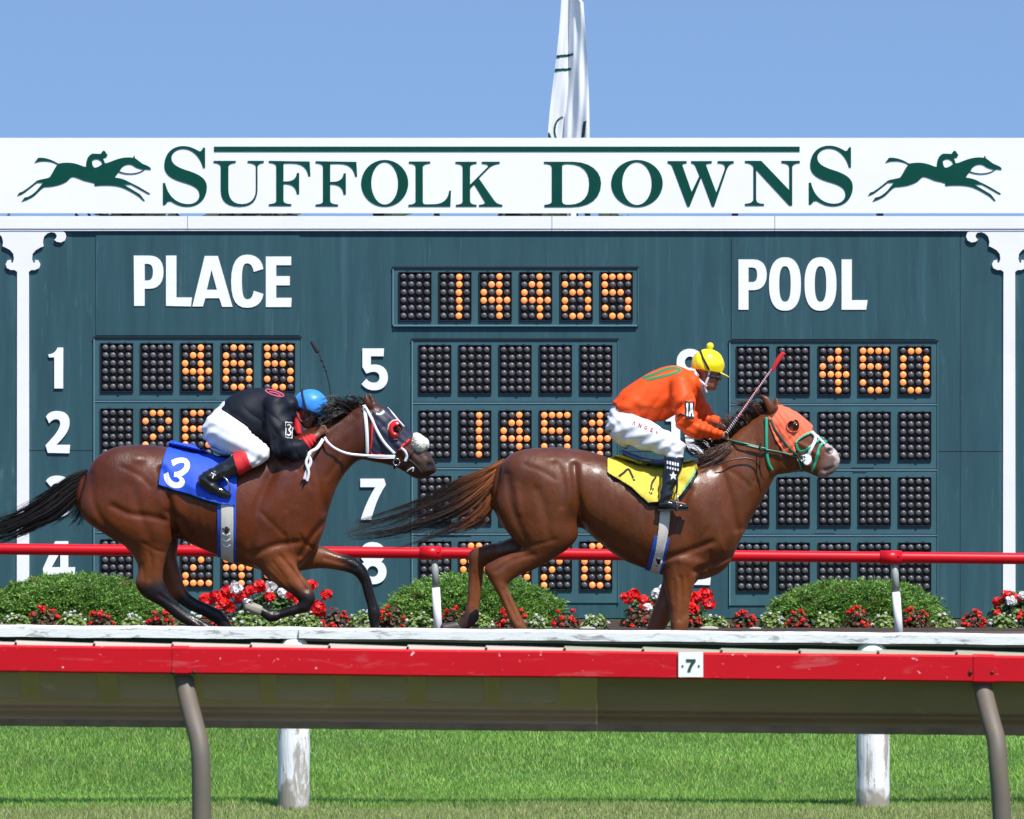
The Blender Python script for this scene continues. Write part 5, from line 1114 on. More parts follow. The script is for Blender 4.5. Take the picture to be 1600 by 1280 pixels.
def paint(name, bv, subs, m, parent, lift=.9, res=.55):
    """lettering printed on cloth: outline cells dropped on the surface"""
    al = [p for s in subs for p in s]; x0, x1 = min(p[0] for p in al), max(p[0] for p in al); y0, y1 = min(p[1] for p in al), max(p[1] for p in al)
    nx, ny = max(2, int((x1-x0)/res)), max(2, int((y1-y0)/res)); gx = np.linspace(x0, x1, nx+1); gy = np.linspace(y0, y1, ny+1); ids = {}; V = []; q = []
    cx, cy = np.meshgrid((gx[1:]+gx[:-1])/2, (gy[1:]+gy[:-1])/2, indexing='ij'); PP = np.c_[cx.ravel(), cy.ravel()]; ins = np.zeros(len(PP), bool)
    for s in subs: ins ^= poly_sd(PP, s)[0] > 0
    ins = ins.reshape(nx, ny)
    def vid(i, j):
        if (i, j) not in ids:
            h = bv.ray_cast(Vector((gx[i], gy[j], 150)), Vector((0, 0, -1))); ids[(i, j)] = None if h[0] is None else len(V)
            if h[0] is not None: V.append((gx[i], gy[j], h[0].z + lift))
        return ids[(i, j)]
    for i in range(nx):
        for j in range(ny):
            if ins[i, j]:
                a = [vid(i, j), vid(i+1, j), vid(i+1, j+1), vid(i, j+1)]
                if None not in a: q.append(a)
    return fig(name, np.array(V), np.array(q), m, parent) if q else None
def rot(subs, cx, cy, ang, k=1, dx=0, dy=0):
    a = R(ang); return [[(cx + dx + k*((x-cx)*math.cos(a) - (y-cy)*math.sin(a)), cy + dy + k*((x-cx)*math.sin(a) + (y-cy)*math.cos(a))) for x, y in s] for s in subs]
def stroke(pts, w): return [band(cr(pts, 5), w)]
def flatcloth(nm, body_bv, poly, m, par, folds, lift=2.5, res=1.5, thick=.9, far=True):
    """loose saddle cloth: an outline draped over the near flank with folds, thick enough to have an edge"""
    out = []
    xs = [p[0] for p in poly]; ys = [p[1] for p in poly]; gx = np.arange(min(xs), max(xs) + res, res); gy = np.arange(min(ys), max(ys) + res, res)
    X, Y = np.meshgrid(gx, gy, indexing='ij'); PP = np.c_[X.ravel(), Y.ravel()]; sd, near = poly_sd(PP, poly)
    for side in ((1, -1) if far else (1,)):
        H = np.full(len(PP), np.nan)
        for i in np.where(sd > -res * 2.5)[0]:
            h = body_bv.ray_cast(Vector((PP[i, 0], PP[i, 1], 150 * side)), Vector((0, 0, -side)))
            if h[0] is not None: H[i] = h[0].z * side
        H = H.reshape(X.shape)
        # fill past the back line, then relax so the cloth hangs rather than clings
        for _ in range(6):
            nanm = np.isnan(H)
            if not nanm.any(): break
            for ax in (0, 1):
                for sh_ in (1, -1):
                    r_ = np.roll(H, sh_, ax); k_ = np.isnan(H) & ~np.isnan(r_); H[k_] = r_[k_] - 5.0
        H = np.where(np.isnan(H), 0, H)
        for _ in range(5): H = np.maximum(H, (np.roll(H, 1, 0) + np.roll(H, -1, 0) + np.roll(H, 1, 1) + np.roll(H, -1, 1)) / 4)
        Z = H.ravel() + lift + folds(PP[:, 0], PP[:, 1]); n0, n1 = X.shape; idx = np.arange(n0 * n1).reshape(n0, n1)
        q = np.stack([idx[:-1, :-1], idx[1:, :-1], idx[1:, 1:], idx[:-1, 1:]], 2).reshape(-1, 4); ok = (sd[q] > 0).sum(1) >= 2; q = q[ok & (sd[q] > -res * 1.6).all(1)]
        P3 = np.c_[PP, Z * side]; o_ = sd < 0; P3[o_, :2] = near[o_]
        used, inv = np.unique(q, return_inverse=True); q = inv.reshape(-1, 4); P3 = P3[used]
        o = fig(nm, P3, q if side < 0 else q[:, ::-1], m, par); sm_ = o.modifiers.new('s', 'SOLIDIFY'); sm_.thickness = thick / FS; sm_.offset = 0
        out.append((o, P3, q))
    return out
# ---------------- right horse
def tack_right():
    t = HR; cl = [(949,716),(966,711),(993,716),(1029,722),(1065,722),(1087,719),(1088,734),(1078,752),(1066,768),(1055,781),(1028,783),(1011,785),(1001,776),(984,760),(966,749),(948,738)]
    fo = lambda x, y: 1.6 * ridge((x * .9 + y * .9) * .20 + 1.5 * np.sin(y * .06)) * sstep(712, 730, y) + 1.5 * np.sin((x * .9 + y * .7) * .16) + 2.0 * np.sin((x - 1.3 * y) * .12 + 1) * sstep(720, 760, y) + 2.4 * sstep(745, 785, y) * (1 - sstep(1000, 1060, x))
    under = flatcloth('saddle_pad', BR, [(x + 1, y + (5 if y > 735 and x < 1040 else 7)) for x, y in cl], black_c, t, lambda x, y: 0 * x, 1.2)
    sc_ = flatcloth('saddle_cloth', BR, cl, yellow_c, t, fo, 6.2); bvc = bvh_of(sc_[0][1], sc_[0][2])
    paint('cloth_numeral', bvc, stroke([(966,744),(973,739),(981,733),(986,742),(990,751)], 3.6) , black_c, sc_[0][0])
    paint('cloth_numeral', bvc, stroke([(1024,745),(1017,756),(1016,772)], 3.0) + stroke([(1020,763),(1013,770)], 2.6), black_c, sc_[0][0])
    paint('cloth_edge', bvc, stroke([(1086,722),(1085,735),(1075,753),(1064,767)], 3.2), mint, sc_[0][0])
    # light racing saddle
    v = Vol((965, 695, -60), (1080, 745, 66), 1.5)
    v.loft([(972,702,974,712,20),(985,707,988,719,26),(1005,714,1006,724,30),(1030,718,1030,728,32),(1052,714,1052,727,26),(1064,708,1066,722,16)], 0)
    p, q = v.mesh(); fig('saddle', p, q, mat('saddle_blue', (.05, .09, .30), .35), t)
    g = [(1036,796),(1033,828),(1029,858),(1023,886)]
    PP, Q, N = PR
    skin('girth_trim', PR, band(cr([(1033,838),(1027,866),(1020,898)], 5), 25), bluetrim, t, 1.0)
    skin('girth', PR, band(cr([(1038,790),(1034,828),(1030,858),(1022,900)], 5), 15), girth_w, t, 1.8)
    ribbon('girth_buckle', BR, [(1027,872),(1024,884)], 10, blackleather, t, 3.0, 1.5)
    # hood with blinker cups
    hood = [(1200,650),(1206,655),(1214,640),(1216,633),(1228,634),(1245,645),(1258,655),(1268,664),(1267,674),(1256,681),(1246,688),(1240,696),(1242,706),(1234,712),(1222,706),(1211,690),(1203,668)]
    wr = lambda p: .8 * np.sin((p[:, 0] + p[:, 1] * .8) * .45) * sstep(672, 690, p[:, 1]) + .35 * np.sin(p[:, 0] * .7 - p[:, 1] * .5)
    hole = [(1238 + 8.6 * math.cos(a), 665.5 + 9.2 * math.sin(a)) for a in np.linspace(0, 2*math.pi, 20, endpoint=False)]
    ho = skin('hood', PR, hood, salmon, t, 1.8, wr=wr, holes=[hole]); ho['label'] = 'salmon orange hood with round eye holes'
    for s in (1, -1):
        h = BR.ray_cast(Vector((1235, 667, 120 * s)), Vector((0, 0, -s)))[0]; z0 = h.z
        mb = MB(); ring = []; cup = mat('cup_dark_orange', (.35, .05, .02), .5); V = []; n = 28       # half shell standing up behind the eye
        for i in range(n + 1):
            a = R(75 + 230 * i / n)
            for k, (rr, zz) in enumerate(((11.5, 0), (11.2, 4), (9.6, 6.5), (8.6, 6.8), (8.8, 4), (9.0, 0))):
                V.append((1238.5 + rr * math.cos(a) - zz * .15, 666 - rr * math.sin(a), z0 + s * (zz - 1)))
        V = [tuple(p) for p in wpx(V)]; f = [(i*6+k, i*6+k+1, (i+1)*6+k+1, (i+1)*6+k) for i in range(n) for k in range(5)]
        mb.add(V, f, 0, True); mb.build('blinker_cup', salmon, ho)
    # bridle
    z = None
    for s in (1, -1):
        ribbon('bridle_strap', BR, [(1197,652),(1196.5,680),(1197,706),(1200,724),(1206,735)], 4.6, greenstrap, t, 2.6, side=s)
        ribbon('bridle_strap', BR, [(1203,655),(1210,672),(1222,688),(1234,703),(1246,712)], 4.0, darkgreen, t, 3.4, side=s)
        ribbon('bridle_strap', BR, [(1250,712),(1250,722),(1252,733)], 4.0, darkgreen, t, 3, side=s)
        ribbon('rein', BR, [(1137,690,16),(1160,695,30),(1190,702,30),(1222,708,24),(1243,714,20)] if s > 0 else [(1142,686,-10),(1160,692,-30),(1190,700,-30),(1222,706,-24),(1243,712,-20)], 4.2, darkgreen if s > 0 else greenstrap, t, 2.4, side=s)
    ribbon('rein', BR, [(1139,687,18),(1155,691,30),(1172,695,31),(1196,701,30)], 1.6, greenstrap, t, 3.6)
    ribbon('martingale', BR, [(1120,726,40),(1140,719,38),(1165,716,34),(1180,722,32),(1187,736,30),(1190,746,28)], 2.4, brownstrap, t, 1.6)
    ribbon('martingale', BR, [(1187,690,34),(1186,715,34),(1187,740,30),(1194,750,28)], 1.8, brownstrap, t, 1.6)
    skin('noseband', PR, band(cr([(1290,690),(1280,698),(1276,710),(1274,722),(1268,736)], 6), 4.6), greenstrap, t, 2.0)
    skin('noseband', PR, band(cr([(1243,694),(1247,704),(1258,703),(1270,694),(1282,686),(1290,684)], 6), 4.4), greenstrap, t, 2.2, zr=(5, 99))
    skin('noseband', PR, band(cr([(1242,694),(1246,687),(1256,680),(1268,676)], 6), 3.6), mint, t, 2.4, zr=(3, 99))
    ribbon('noseband', BR, [(1267,675),(1273,682),(1272,690),(1266,702),(1262,712)], 5.0, whitestrap, t, 3.2)
    ribbon('noseband', BR, [(1268,674),(1278,684),(1288,694)], 3.6, whitestrap, t, 3.0)
    h = BR.ray_cast(Vector((1260, 718, 120)), Vector((0, 0, -1)))[0]
    mb = MB(); c_ = [tuple(p) for p in wpx([(1260 + 7.5 * math.cos(a), 718 + 9.5 * math.sin(a) , h.z + 2) for a in np.linspace(0, 2*math.pi, 24, endpoint=False)] + [(1260 + 6 * math.cos(a), 718 + 8 * math.sin(a), h.z + 4.4) for a in np.linspace(0, 2*math.pi, 24, endpoint=False)])]
    mb.add(c_, [(i, (i+1) % 24, 24 + (i+1) % 24, 24 + i) for i in range(24)] + [tuple(range(24, 48))], 0, False); cg = mb.build('cheek_guard', whitestrap, t)
    mb = MB(); q_ = lambda a, r: tuple(wpx([(1253 + r * math.cos(a), 716 + r * math.sin(a), h.z + 5)])[0]); mb.tube([q_(a, 4.5) for a in np.linspace(0, 2*math.pi, 18)], .8 / FS, 6); mb.build('bit_ring', steel, t)
    mb = MB(); mb.tube([tuple(p) for p in wpx([(1243,716,h.z+3),(1247,722,h.z+4),(1250,732,h.z+2),(1252,737,h.z)])], 1.5/FS, 6); mb.build('bit_strap', darkgreen, t)
tack_right()
# ---------------- left horse
def tack_left():
    t = HL; cl = [(266,688),(281,692),(305,695),(316,703),(342,714),(356,716),(372,735),(373,762),(370,790),(344,786),(322,780),(300,772),(275,765),(252,757),(254,735),(260,708)]
    fo = lambda x, y: .8 * ridge((x * .7 - y * .8) * .16 + 1.2 * np.sin(x * .05)) + 1.0 * np.sin((x * .8 - y * .5) * .13) + 1.6 * sstep(740, 775, y) + 1.0 * np.sin(x * .11 + y * .05)
    flatcloth('saddle_pad', BL, [(x - (3 if y > 700 else -6), y + (3 if y > 735 else 9)) for x, y in cl], black_c, t, lambda x, y: 0 * x, 1.2)
    sc_ = flatcloth('saddle_cloth', BL, cl, blue_c, t, fo, 4.2); bvc = bvh_of(sc_[0][1], sc_[0][2]); M = (0, 560, 3.764)
    three = path('M1018,600 C1050,580 1085,580 1105,590 C1135,608 1135,650 1105,675 C1095,684 1085,690 1075,694 C1100,705 1105,725 1095,745 C1080,765 1050,765 1020,755 C995,745 975,720 975,680 L1002,668 C1008,700 1020,722 1045,728 C1062,730 1072,722 1068,710 C1062,698 1050,694 1035,697 L1038,668 C1060,668 1085,655 1095,635 C1100,618 1092,610 1075,612 C1060,614 1045,620 1030,632 Z', *M)
    paint('cloth_numeral', bvc, three, whitestrap, sc_[0][0])
    v = Vol((320, 690, -60), (450, 735, 66), 1.5)
    v.loft([(330,696,333,706,20),(345,700,348,713,27),(365,703,366,714,31),(390,702,390,714,31),(412,696,413,711,26),(426,689,428,704,16)], 0)
    p, q = v.mesh(); fig('saddle', p, q, mat('saddle_white', (.6, .6, .62), .4), t)
    skin('girth_trim', PL_, band(cr([(357,776),(357,820),(356,880)], 5), 29), bluetrim, t, 1.0)
    g = skin('girth', PL_, band(cr([(358,776),(358,820),(357,880)], 5), 19), girth_w, t, 1.9)
    for yy in (828, 836, 845, 854):
        ribbon('girth_lace', BL, [(350.5,yy-4),(356,yy),(362,yy-3)], 1.8, whitestrap if yy > 828 else brownstrap, t, 4.2, 1.2)
    h = BL.ray_cast(Vector((357, 826, 120)), Vector((0, 0, -1)))[0]
    mb = MB(); mb.ball(tuple(wpx([(357, 826, h.z + 2.5)])[0]), 5 / FS, 0, 12, 8, (.7, .4, 1.4)); mb.build('buckle_guard', brownstrap, t)
    hood = [(583,640),(588,646),(596,640),(606,635),(615,644),(626,657),(634,667),(645,681),(640,690),(630,697),(624,704),(618,713),(606,712),(590,712),(579,712),(581,690),(582,662)]
    hole = [(622 + 5.4 * math.cos(a), 671 + 6.5 * math.sin(a)) for a in np.linspace(0, 2*math.pi, 16, endpoint=False)]
    ho = skin('hood', PL_, hood, navy, t, 1.8, wr=lambda p: .5 * np.sin((p[:, 0] - p[:, 1]) * .4), holes=[hole]); ho['label'] = 'navy hood with red and white trim'
    for s in (1, -1):
        z0 = BL.ray_cast(Vector((614, 671, 120 * s)), Vector((0, 0, -s)))[0].z; V = []; n = 26
        for i in range(n + 1):                                    # red half cup round the back of the eye
            a = R(62 + 232 * i / n)
            for rr, zz in ((14.5, 0), (14.6, 4), (12.5, 8), (9, 10), (5.5, 10), (5.2, 7), (6.5, 2)): V.append((619 + rr * .82 * math.cos(a), 671.5 - rr * math.sin(a), z0 + s * (zz - 1)))
        mb = MB(); mb.add([tuple(p) for p in wpx(V)], [(i*7+k, i*7+k+1, (i+1)*7+k+1, (i+1)*7+k) for i in range(n) for k in range(6)], 0, True); cp = mb.build('blinker_cup', mat('red_gloss', (.70, .01, .01), .25, coat=.4), ho)
        mb = MB(); mb.tube([tuple(wpx([(619 + 14.9*.84*math.cos(R(a)), 671.5 - 15*math.sin(R(a)), z0 + s * 1.5)])[0]) for a in range(78, 290, 8)], .9 / FS, 6); mb.build('cup_piping', whitestrap, cp)
        ribbon('hood_trim', BL, [(605,637),(612,644),(622,656),(632,667)], 2.4, whitestrap, ho, 3.4, side=s, n=4)
        ribbon('hood_trim', BL, [(583,652),(582,668),(581,690),(580,708),(592,711),(612,712)], 3.2, redcl, ho, 3.0, side=s)
        ribbon('hood_trim', BL, [(645,682),(637,690),(629,697),(624,704)], 4.4, redcl, ho, 3.0, side=s)
        ribbon('hood_trim', BL, [(588,647),(594,648),(601,643)], 4.2, whitestrap, ho, 3.0, side=s, n=5)
        ribbon('bridle_strap', BL, [(569,633),(572,655),(574,680),(574.5,711)], 5.4, whitestrap, t, 2.6, side=s)
        ribbon('bridle_strap', BL, [(571,636),(580,652),(589,672),(601,692),(617,709)], 4.6, whitestrap, t, 3.8, side=s)
    ribbon('rein', BL, [(508,683,34),(514,692,40),(525,701,36),(545,709,32),(575,712,28),(600,713,26),(618,713,24)], 4.0, whitestrap, t, 2.6)
    ribbon('rein', BL, [(512,684,-20),(530,704,-32),(550,709,-30),(580,712,-28),(618,713,-24)], 4.0, whitestrap, t, 2.6, side=-1)
    ribbon('rein', BL, [(575,714,28),(595,716,26),(617,716,25)], 1.8, whitestrap, t, 3.4)
    # nose roll of sheepskin
    vv = Vol((632, 668, -34), (676, 716, 34), 1.0); vv.loft([(643,679,641,706,12),(650,676,650,709,22),(658,679,659,709,23),(664,684,666,703,15)], 0)
    vv.wrinkle(1, lambda X, Y, Z: 1.0 * np.sin(X * 1.35 + 1.2*np.sin(Y*.5)) * np.sin(Y * 1.25 + np.sin(Z*.6)) * np.sin(Z * 1.1 + .5 * X))
    p, q = vv.mesh(); fig('sheepskin_noseband', p, q, mat('sheepskin', (.72, .68, .62), .95, var=.2, vscale=(60, 60, 60), bump=.003, bscale=(120, 120, 120)), t)
    skin('noseband', PL_, band(cr([(648,700),(640,712),(634,722),(630,733)], 6), 5), black_c, t, 1.8)
    ribbon('noseband', BL, [(627,700),(633,705),(636,713),(633,721)], 4, whitestrap, t, 3.2); ribbon('bit_strap', BL, [(618,712),(618,722),(616,733)], 3.2, black_c, t, 3)
    ribbon('tongue_tie', BL, [(636,737),(641,733),(646,731),(645,737)], 2.2, whitestrap, t, 2.6); ribbon('noseband', BL, [(634,716),(644,722),(655,733),(660,742)], 3.0, black_c, t, 2.2)
    h = BL.ray_cast(Vector((622, 718, 120)), Vector((0, 0, -1)))[0]
    mb = MB(); mb.tube([tuple(wpx([(620 + 5 * math.cos(a), 722 + 5.5 * math.sin(a), h.z + 3)])[0]) for a in np.linspace(0, 2*math.pi, 18)], .9 / FS, 6); mb.build('bit_ring', steel, t)
    # loose end of the reins with a knot
    ribbon('rein_end', None, [(506,686,36),(497,700,44),(487,706,46),(484,712,47),(487,722,47),(481,736,47),(477,750,46)], 5.0, whitestrap, t, 1, 1.2, n=6)
    ribbon('rein_end', None, [(486,708,48),(480,722,49),(484,738,49),(481,752,48)], 4.2, whitestrap, t, 1, 1.2, n=6)
    hair('rein_tassel', [[(475,749,47),(470,758,47),(466,772,46)], [(478,750,47),(474,762,47),(468,772,46)]], hair_m, t, 90, (1.4, 1.4), .6, seed=31, curl=.8, seg=6, colfn=lambda p, u: np.tile(np.array([.01, .01, .012]), (len(p), 1)))
tack_left()

# ================================================================ RIDERS
def head_shape(v, cx, cy, tilt, s=1.0):
    """cranium, brow, nose, lips, chin and ears; the face looks right, tilted down by tilt degrees"""
    a = R(tilt); r_ = lambda x, y: (cx + s * (x * math.cos(a) - y * math.sin(a)), cy + s * (x * math.sin(a) + y * math.cos(a)))
    e = lambda x, y, z, rx, ry_, rz, k=3, op='u': v.ell((*r_(x, y), z), (rx * s, ry_ * s, rz * s), tilt, k, op)
    e(-3, -9, 0, 21, 19, 16.5, 2); e(3, 8, 0, 14, 17, 12.5, 6); e(4, 21, 0, 9, 7.5, 8.5, 5)            # skull, face, jaw
    e(13, 1, 0, 4, 6, 9, 3); e(18, 8.5, 0, 3.6, 3.0, 2.7, 2.5); e(16, 4, 0, 2.8, 5, 2.2, 2.5); e(13.5, 16, 0, 3.4, 1.5, 4.2, 1.2); e(12.8, 18.8, 0, 3.2, 1.6, 3.8, 1.2); e(11, 24, 0, 4.2, 3.6, 4.2, 2.5)
    for z in (1, -1):
        e(13.5, 2.2, 5.5*z, 3.0, 2.4, 3.0, 1.2, 's'); e(12.2, 2.4, 5.4*z, 2.4, 1.9, 2.4, .3); e(8, 9, 8*z, 5, 5, 4, 4)      # eye sockets, eyes, cheekbones
        e(-6, 5, 13.2*z, 3.4, 5.6, 1.6, .8)
    return r_
def fist(v, c, fwd, up, side, s=1.0):
    """closed hand gripping a rein: palm, thumb and four bent fingers of unequal length"""
    c = np.array(c, float); f = np.array(fwd, float); u = np.array(up, float); n = np.array(side, float)
    v.cap(c - f * 3 * s, c + f * 4 * s, 5.4 * s, 5.6 * s, 2, .62)
    for i, (ln, o) in enumerate(((5.0, -5.1), (5.8, -1.7), (5.5, 1.7), (4.6, 4.9))):
        b = c + f * 5.5 * s + u * o * s + n * 1.5 * s; m = b + f * ln * .62 * s + n * 1.0 * s; e_ = m - f * 1.6 * s - n * 4.2 * s; tip = e_ - f * ln * .55 * s
        v.cap(b, m, 1.9 * s, 1.75 * s, .5); v.cap(m, e_, 1.75 * s, 1.6 * s, .4); v.cap(e_, tip, 1.6 * s, 1.35 * s, .4)
    t0 = c - u * 4.2 * s + f * 0 * s; t1 = t0 - u * 2.6 * s + f * 5 * s + n * 1.2 * s; t2 = t1 + f * 3.6 * s + u * 1.6 * s
    v.cap(t0, t1, 2.4 * s, 2.0 * s, 1.2); v.cap(t1, t2, 2.0 * s, 1.6 * s, .5)
def helmet(par, m, c, r, tilt, strapm, cover_btn=None, visor=True, seed=1):
    cx, cy = c; v = Vol((cx-36, cy-42, -30), (cx+40, cy+30, 30), 1.0); a = R(tilt); rr = lambda x, y: (cx + x*math.cos(a) - y*math.sin(a), cy + x*math.sin(a) + y*math.cos(a))
    v.ell((*rr(0, 0), 0), (r[0], r[1], r[2]), tilt, 1)
    # cut the dome off level with the brow
    sl_, X, Y, Z = v.sub(v.lo, v.lo + v.h * (v.n - 1)); yy = -(X - cx) * math.sin(a) + (Y - cy) * math.cos(a); xx = (X - cx) * math.cos(a) + (Y - cy) * math.sin(a)
    cut = yy - (r[1] * .40 - .0 * xx); v.F[sl_] = smax(v.F[sl_], cut, 1.2)
    inner = np.sqrt((xx / (r[0] - 3)) ** 2 + (yy / (r[1] - 3)) ** 2 + (Z / (r[2] - 2.6)) ** 2); v.F[sl_] = smax(v.F[sl_], -((inner - 1) * (r[2] - 3)), .6)
    v.wrinkle(.35, lambda X, Y, Z: np.sin(X * .22 + Z * .3 + seed) * np.sin(Y * .3 - Z * .12))
    p, q = v.mesh(); h = fig('helmet', p, q, m, par)
    if visor:
        v = Vol((cx-10, cy-20, -26), (cx+46, cy+34, 26), .9); w0 = rr(r[0] * .80, r[1] * .36); w1 = rr(r[0] * 1.22, r[1] * .50)
        v.ell(((w0[0]+w1[0])/2, (w0[1]+w1[1])/2, 0), (11, 1.7, 13.5), tilt + 16, 1); p, q = v.mesh(); fig('visor', p, q, m, h)
    if cover_btn:
        mb = MB(); mb.ball(tuple(wpx([(*cover_btn, 0)])[0]), 5.8 / FS, 0, 16, 10); mb.build('pompom', m, h)
    return h, rr
skin_r = mat('skin_dark_tan', (.30, .12, .07), .45, sss=.05); skin_l = mat('skin_brown', (.17, .065, .038), .45, sss=.05)
white_pants = cloth('white_breeches', (.74, .75, .80), .6); boot_m = mat('boot_patent', (.006, .006, .007), .12, coat=.6, spec=.6, bump=.0006, bscale=(25, 25, 25))
goggle = mat('goggle', (.02, .02, .03), .08, spec=.8)
def rider_right():
    t = thing('person', tuple(wpx([(1000, 720, 0)])[0]), 'jockey in orange silks and yellow capped helmet crouched on the leading chestnut horse', 'jockey')
    v = Vol((940, 548, -66), (1164, 802, 88), 1.15)
    v.loft([(954,650,985,694,26),(968,624,995,655,27),(997,598,1019,652,30),(1025,583,1048,644,32),(1055,576,1076,628,33),(1076,584,1090,608,22)], 2)
    rr = head_shape(v, 1108, 581, 8); v.cap((1084,602,0), (1102,597,0), 10, 9, 6)
    v.chain([(1066,604,32,12),(1071,632,42,10),(1076,661,46,9),(1098,672,34,8),(1119,680,22,5.2),(1124,681,20,5)], 4, k2=3)
    v.chain([(1072,602,-32,12),(1086,628,-42,10),(1096,648,-44,9),(1114,660,-30,7.5),(1130,669,-16,5.2),(1134,670,-14,5)], 4, k2=3)
    fist(v, (1129,681,18), (.94,.12,-.2), (.1,.97,0), (0,.2,.95), .95); fist(v, (1140,673,-10), (.94,.15,.1), (.1,.97,0), (0,.2,.95), .9)
    for z in (1, -1): v.chain([(970,668,16*z,22),(1010,682,38*z,18),(1050,698,52*z,12),(1051,716,56*z,11),(1044,745,64*z,10),(1038,775,68*z,7)], 5, k2=4); v.cap((1036,784,68*z), (1066,790,68*z), 6.5, 5, 3)
    p, q = v.mesh(); fig('body', p, q, skin_r, t)
    # breeches
    v = Vol((938, 610, -82), (1080, 724, 84), 1.15)
    v.loft([(949,652,984,697,30),(962,626,992,656,28),(976,612,1000,650,26)], 2)
    for z in (1, -1): v.chain([(973,667,18*z,25),(1008,680,38*z,22.5),(1036,692,50*z,18),(1054,700,54*z,14),(1053,712,57*z,13)], 6, k2=5)
    v.wrinkle(1, lambda X, Y, Z: 1.5 * np.sin((X * .55 + Y * .95) * .33 + 1.2 * np.sin(X * .06)) * np.exp(-((Y - X * .38 - 300) / 22.) ** 2) + .8 * np.sin(X * .42 - Y * .18 + np.sin(Y * .12) * 2) * np.clip((1000 - X) / 60, 0, 1) + .5 * np.sin((Y * .9 - X * .3) * .55) * np.clip((X - 1030) / 16, 0, 1))
    p, q = v.mesh(); br = fig('breeches', p, q, white_pants, t); bvb = bvh_of(p, q)
    for ch, (x, y) in zip('ANGEL', ((990, 661), (999, 664.5), (1008, 668), (1017, 671.5), (1026, 674))):
        S = {'A': ['M-2.5,3 L-.6,-3 L.6,-3 L2.5,3 L1.2,3 L0,-1 L-1.2,3 Z'], 'N': ['M-2.4,3 L-2.4,-3 L-1.2,-3 L1.2,1 L1.2,-3 L2.4,-3 L2.4,3 L1.2,3 L-1.2,-1 L-1.2,3 Z'],
             'G': ['M2.2,-1.8 L1,-3 L-1,-3 L-2.3,-1.6 L-2.3,1.8 L-1,3 L1.2,3 L2.3,1.8 L2.3,-.2 L.4,-.2 L.4,1 L1.1,1 L1.1,1.7 L-.8,1.7 L-1.1,1 L-1.1,-1.2 L-.6,-1.8 L.6,-1.8 L1,-1.1 Z'],
             'E': ['M-2,3 L-2,-3 L2.2,-3 L2.2,-1.8 L-.8,-1.8 L-.8,-.6 L1.6,-.6 L1.6,.6 L-.8,.6 L-.8,1.8 L2.2,1.8 L2.2,3 Z'], 'L': ['M-2,3 L-2,-3 L-.8,-3 L-.8,1.8 L2.2,1.8 L2.2,3 Z']}[ch][0]
        paint('printed_letter', bvb, rot([[(a + x, b + y) for a, b in s_] for s_ in path(S)], x, y, 20, 1.0), mat('red_print', (.45, .03, .03), .7), br, 1.0, .4)
    # silks
    v = Vol((955, 562, -66), (1140, 700, 72), 1.15)
    v.loft([(963,624,984,659,32),(973,609,999,659,34),(997,593,1018,658,35),(1024,578,1048,652,36),(1054,571,1078,634,37),(1077,579,1091,614,26)], 2)
    v.chain([(1062,602,32,17),(1066,625,42,17),(1071,655,49,15.5),(1080,668,46,13.5),(1096,671,38,12),(1112,677,28,9),(1119,680,24,6.6)], 5, k2=5)
    v.chain([(1072,600,-32,17),(1088,626,-42,15),(1098,646,-46,13.5),(1114,660,-32,10.5),(1128,668,-20,7)], 5, k2=5)
    v.wrinkle(1, lambda X, Y, Z: 1.5 * ridge((X * .42 + Y * .9) * .30 + 2.6 * np.sin(X * .05 + Y * .025) + Z * .05) * np.clip((Y - 612) / 22, .05, 1) + 1.5 * ridge((X * .85 + Y * .5) * .26 + 2.0 * np.sin(Y * .05 + X * .03) + Z * .03) * np.clip((Y - 600) / 40, .12, 1) + .9 * np.sin((X * .35 - Y * .9) * .33 + 1.5 * np.sin(X * .07)) * np.clip((Y - 615) / 30, 0, 1) + 1.1 * np.sin(X * .62 + Y * .2) * np.clip((X - 1075) / 20, 0, 1) * np.clip((Y - 640) / 10, 0, 1))
    p, q = v.mesh(); sh_ = fig('silk_shirt', p, q, orange_c, t); bvs = bvh_of(p, q)
    paint('back_letter', bvs, stroke([(1003,591),(1018,586),(1040,577),(1056,575),(1062,579),(1050,584),(1030,589),(1010,594)], 3.8), mat('green_print', (.01, .22, .08), .6), sh_, 1.0)
    paint('armband', bvs, [[(1068,627),(1083,628),(1083,655),(1069,654)]], black_c, sh_, 1.0)
    paint('armband_numeral', bvs, [[(1070.5,631),(1073,630),(1073.5,650),(1071.2,650)]] + path('M1075,651 L1077.2,630 L1080.2,630 L1082,651 L1080,651 L1079.5,646 L1077.3,646 L1076.8,651 Z'), whitestrap, sh_, 1.8, .45)
    ribbon('cuff_band', bvs, [(1057,652,60),(1062,647,62),(1070,650,62)], 2, brownstrap, sh_, 1.2)
    # boots
    for z in (1, -1):
        v = Vol((1014, 704, min(46*z, 92*z) - 6), (1096, 806, max(46*z, 92*z) + 6), 1.0)
        v.chain([(1052,716,57*z,15),(1050,730,60*z,13.5),(1044,750,65*z,12),(1039,770,69*z,9.5),(1036,782,70*z,9)], 1, k2=4)
        v.chain([(1033,787,70*z,7.5),(1046,789,70*z,7),(1060,791,70*z,5.6),(1070,792,70*z,4.2)], 3, k2=4)
        v.wrinkle(1, lambda X, Y, Z: .5 * np.sin(Y * .5 + X * .2) * np.clip((Y - 755) / 10, 0, 1)); cutp = v.sub(v.lo, v.lo + v.h * (v.n - 1)); v.F[cutp[0]] = smax(v.F[cutp[0]], cutp[2] - 796.5 + 0 * cutp[1], .8); v.F[cutp[0]] = smax(v.F[cutp[0]], 714 - cutp[2] + 0 * cutp[1], .8)
        p, q = v.mesh(); bo = fig('boot', p, q, boot_m, t); bvo = bvh_of(p, q)
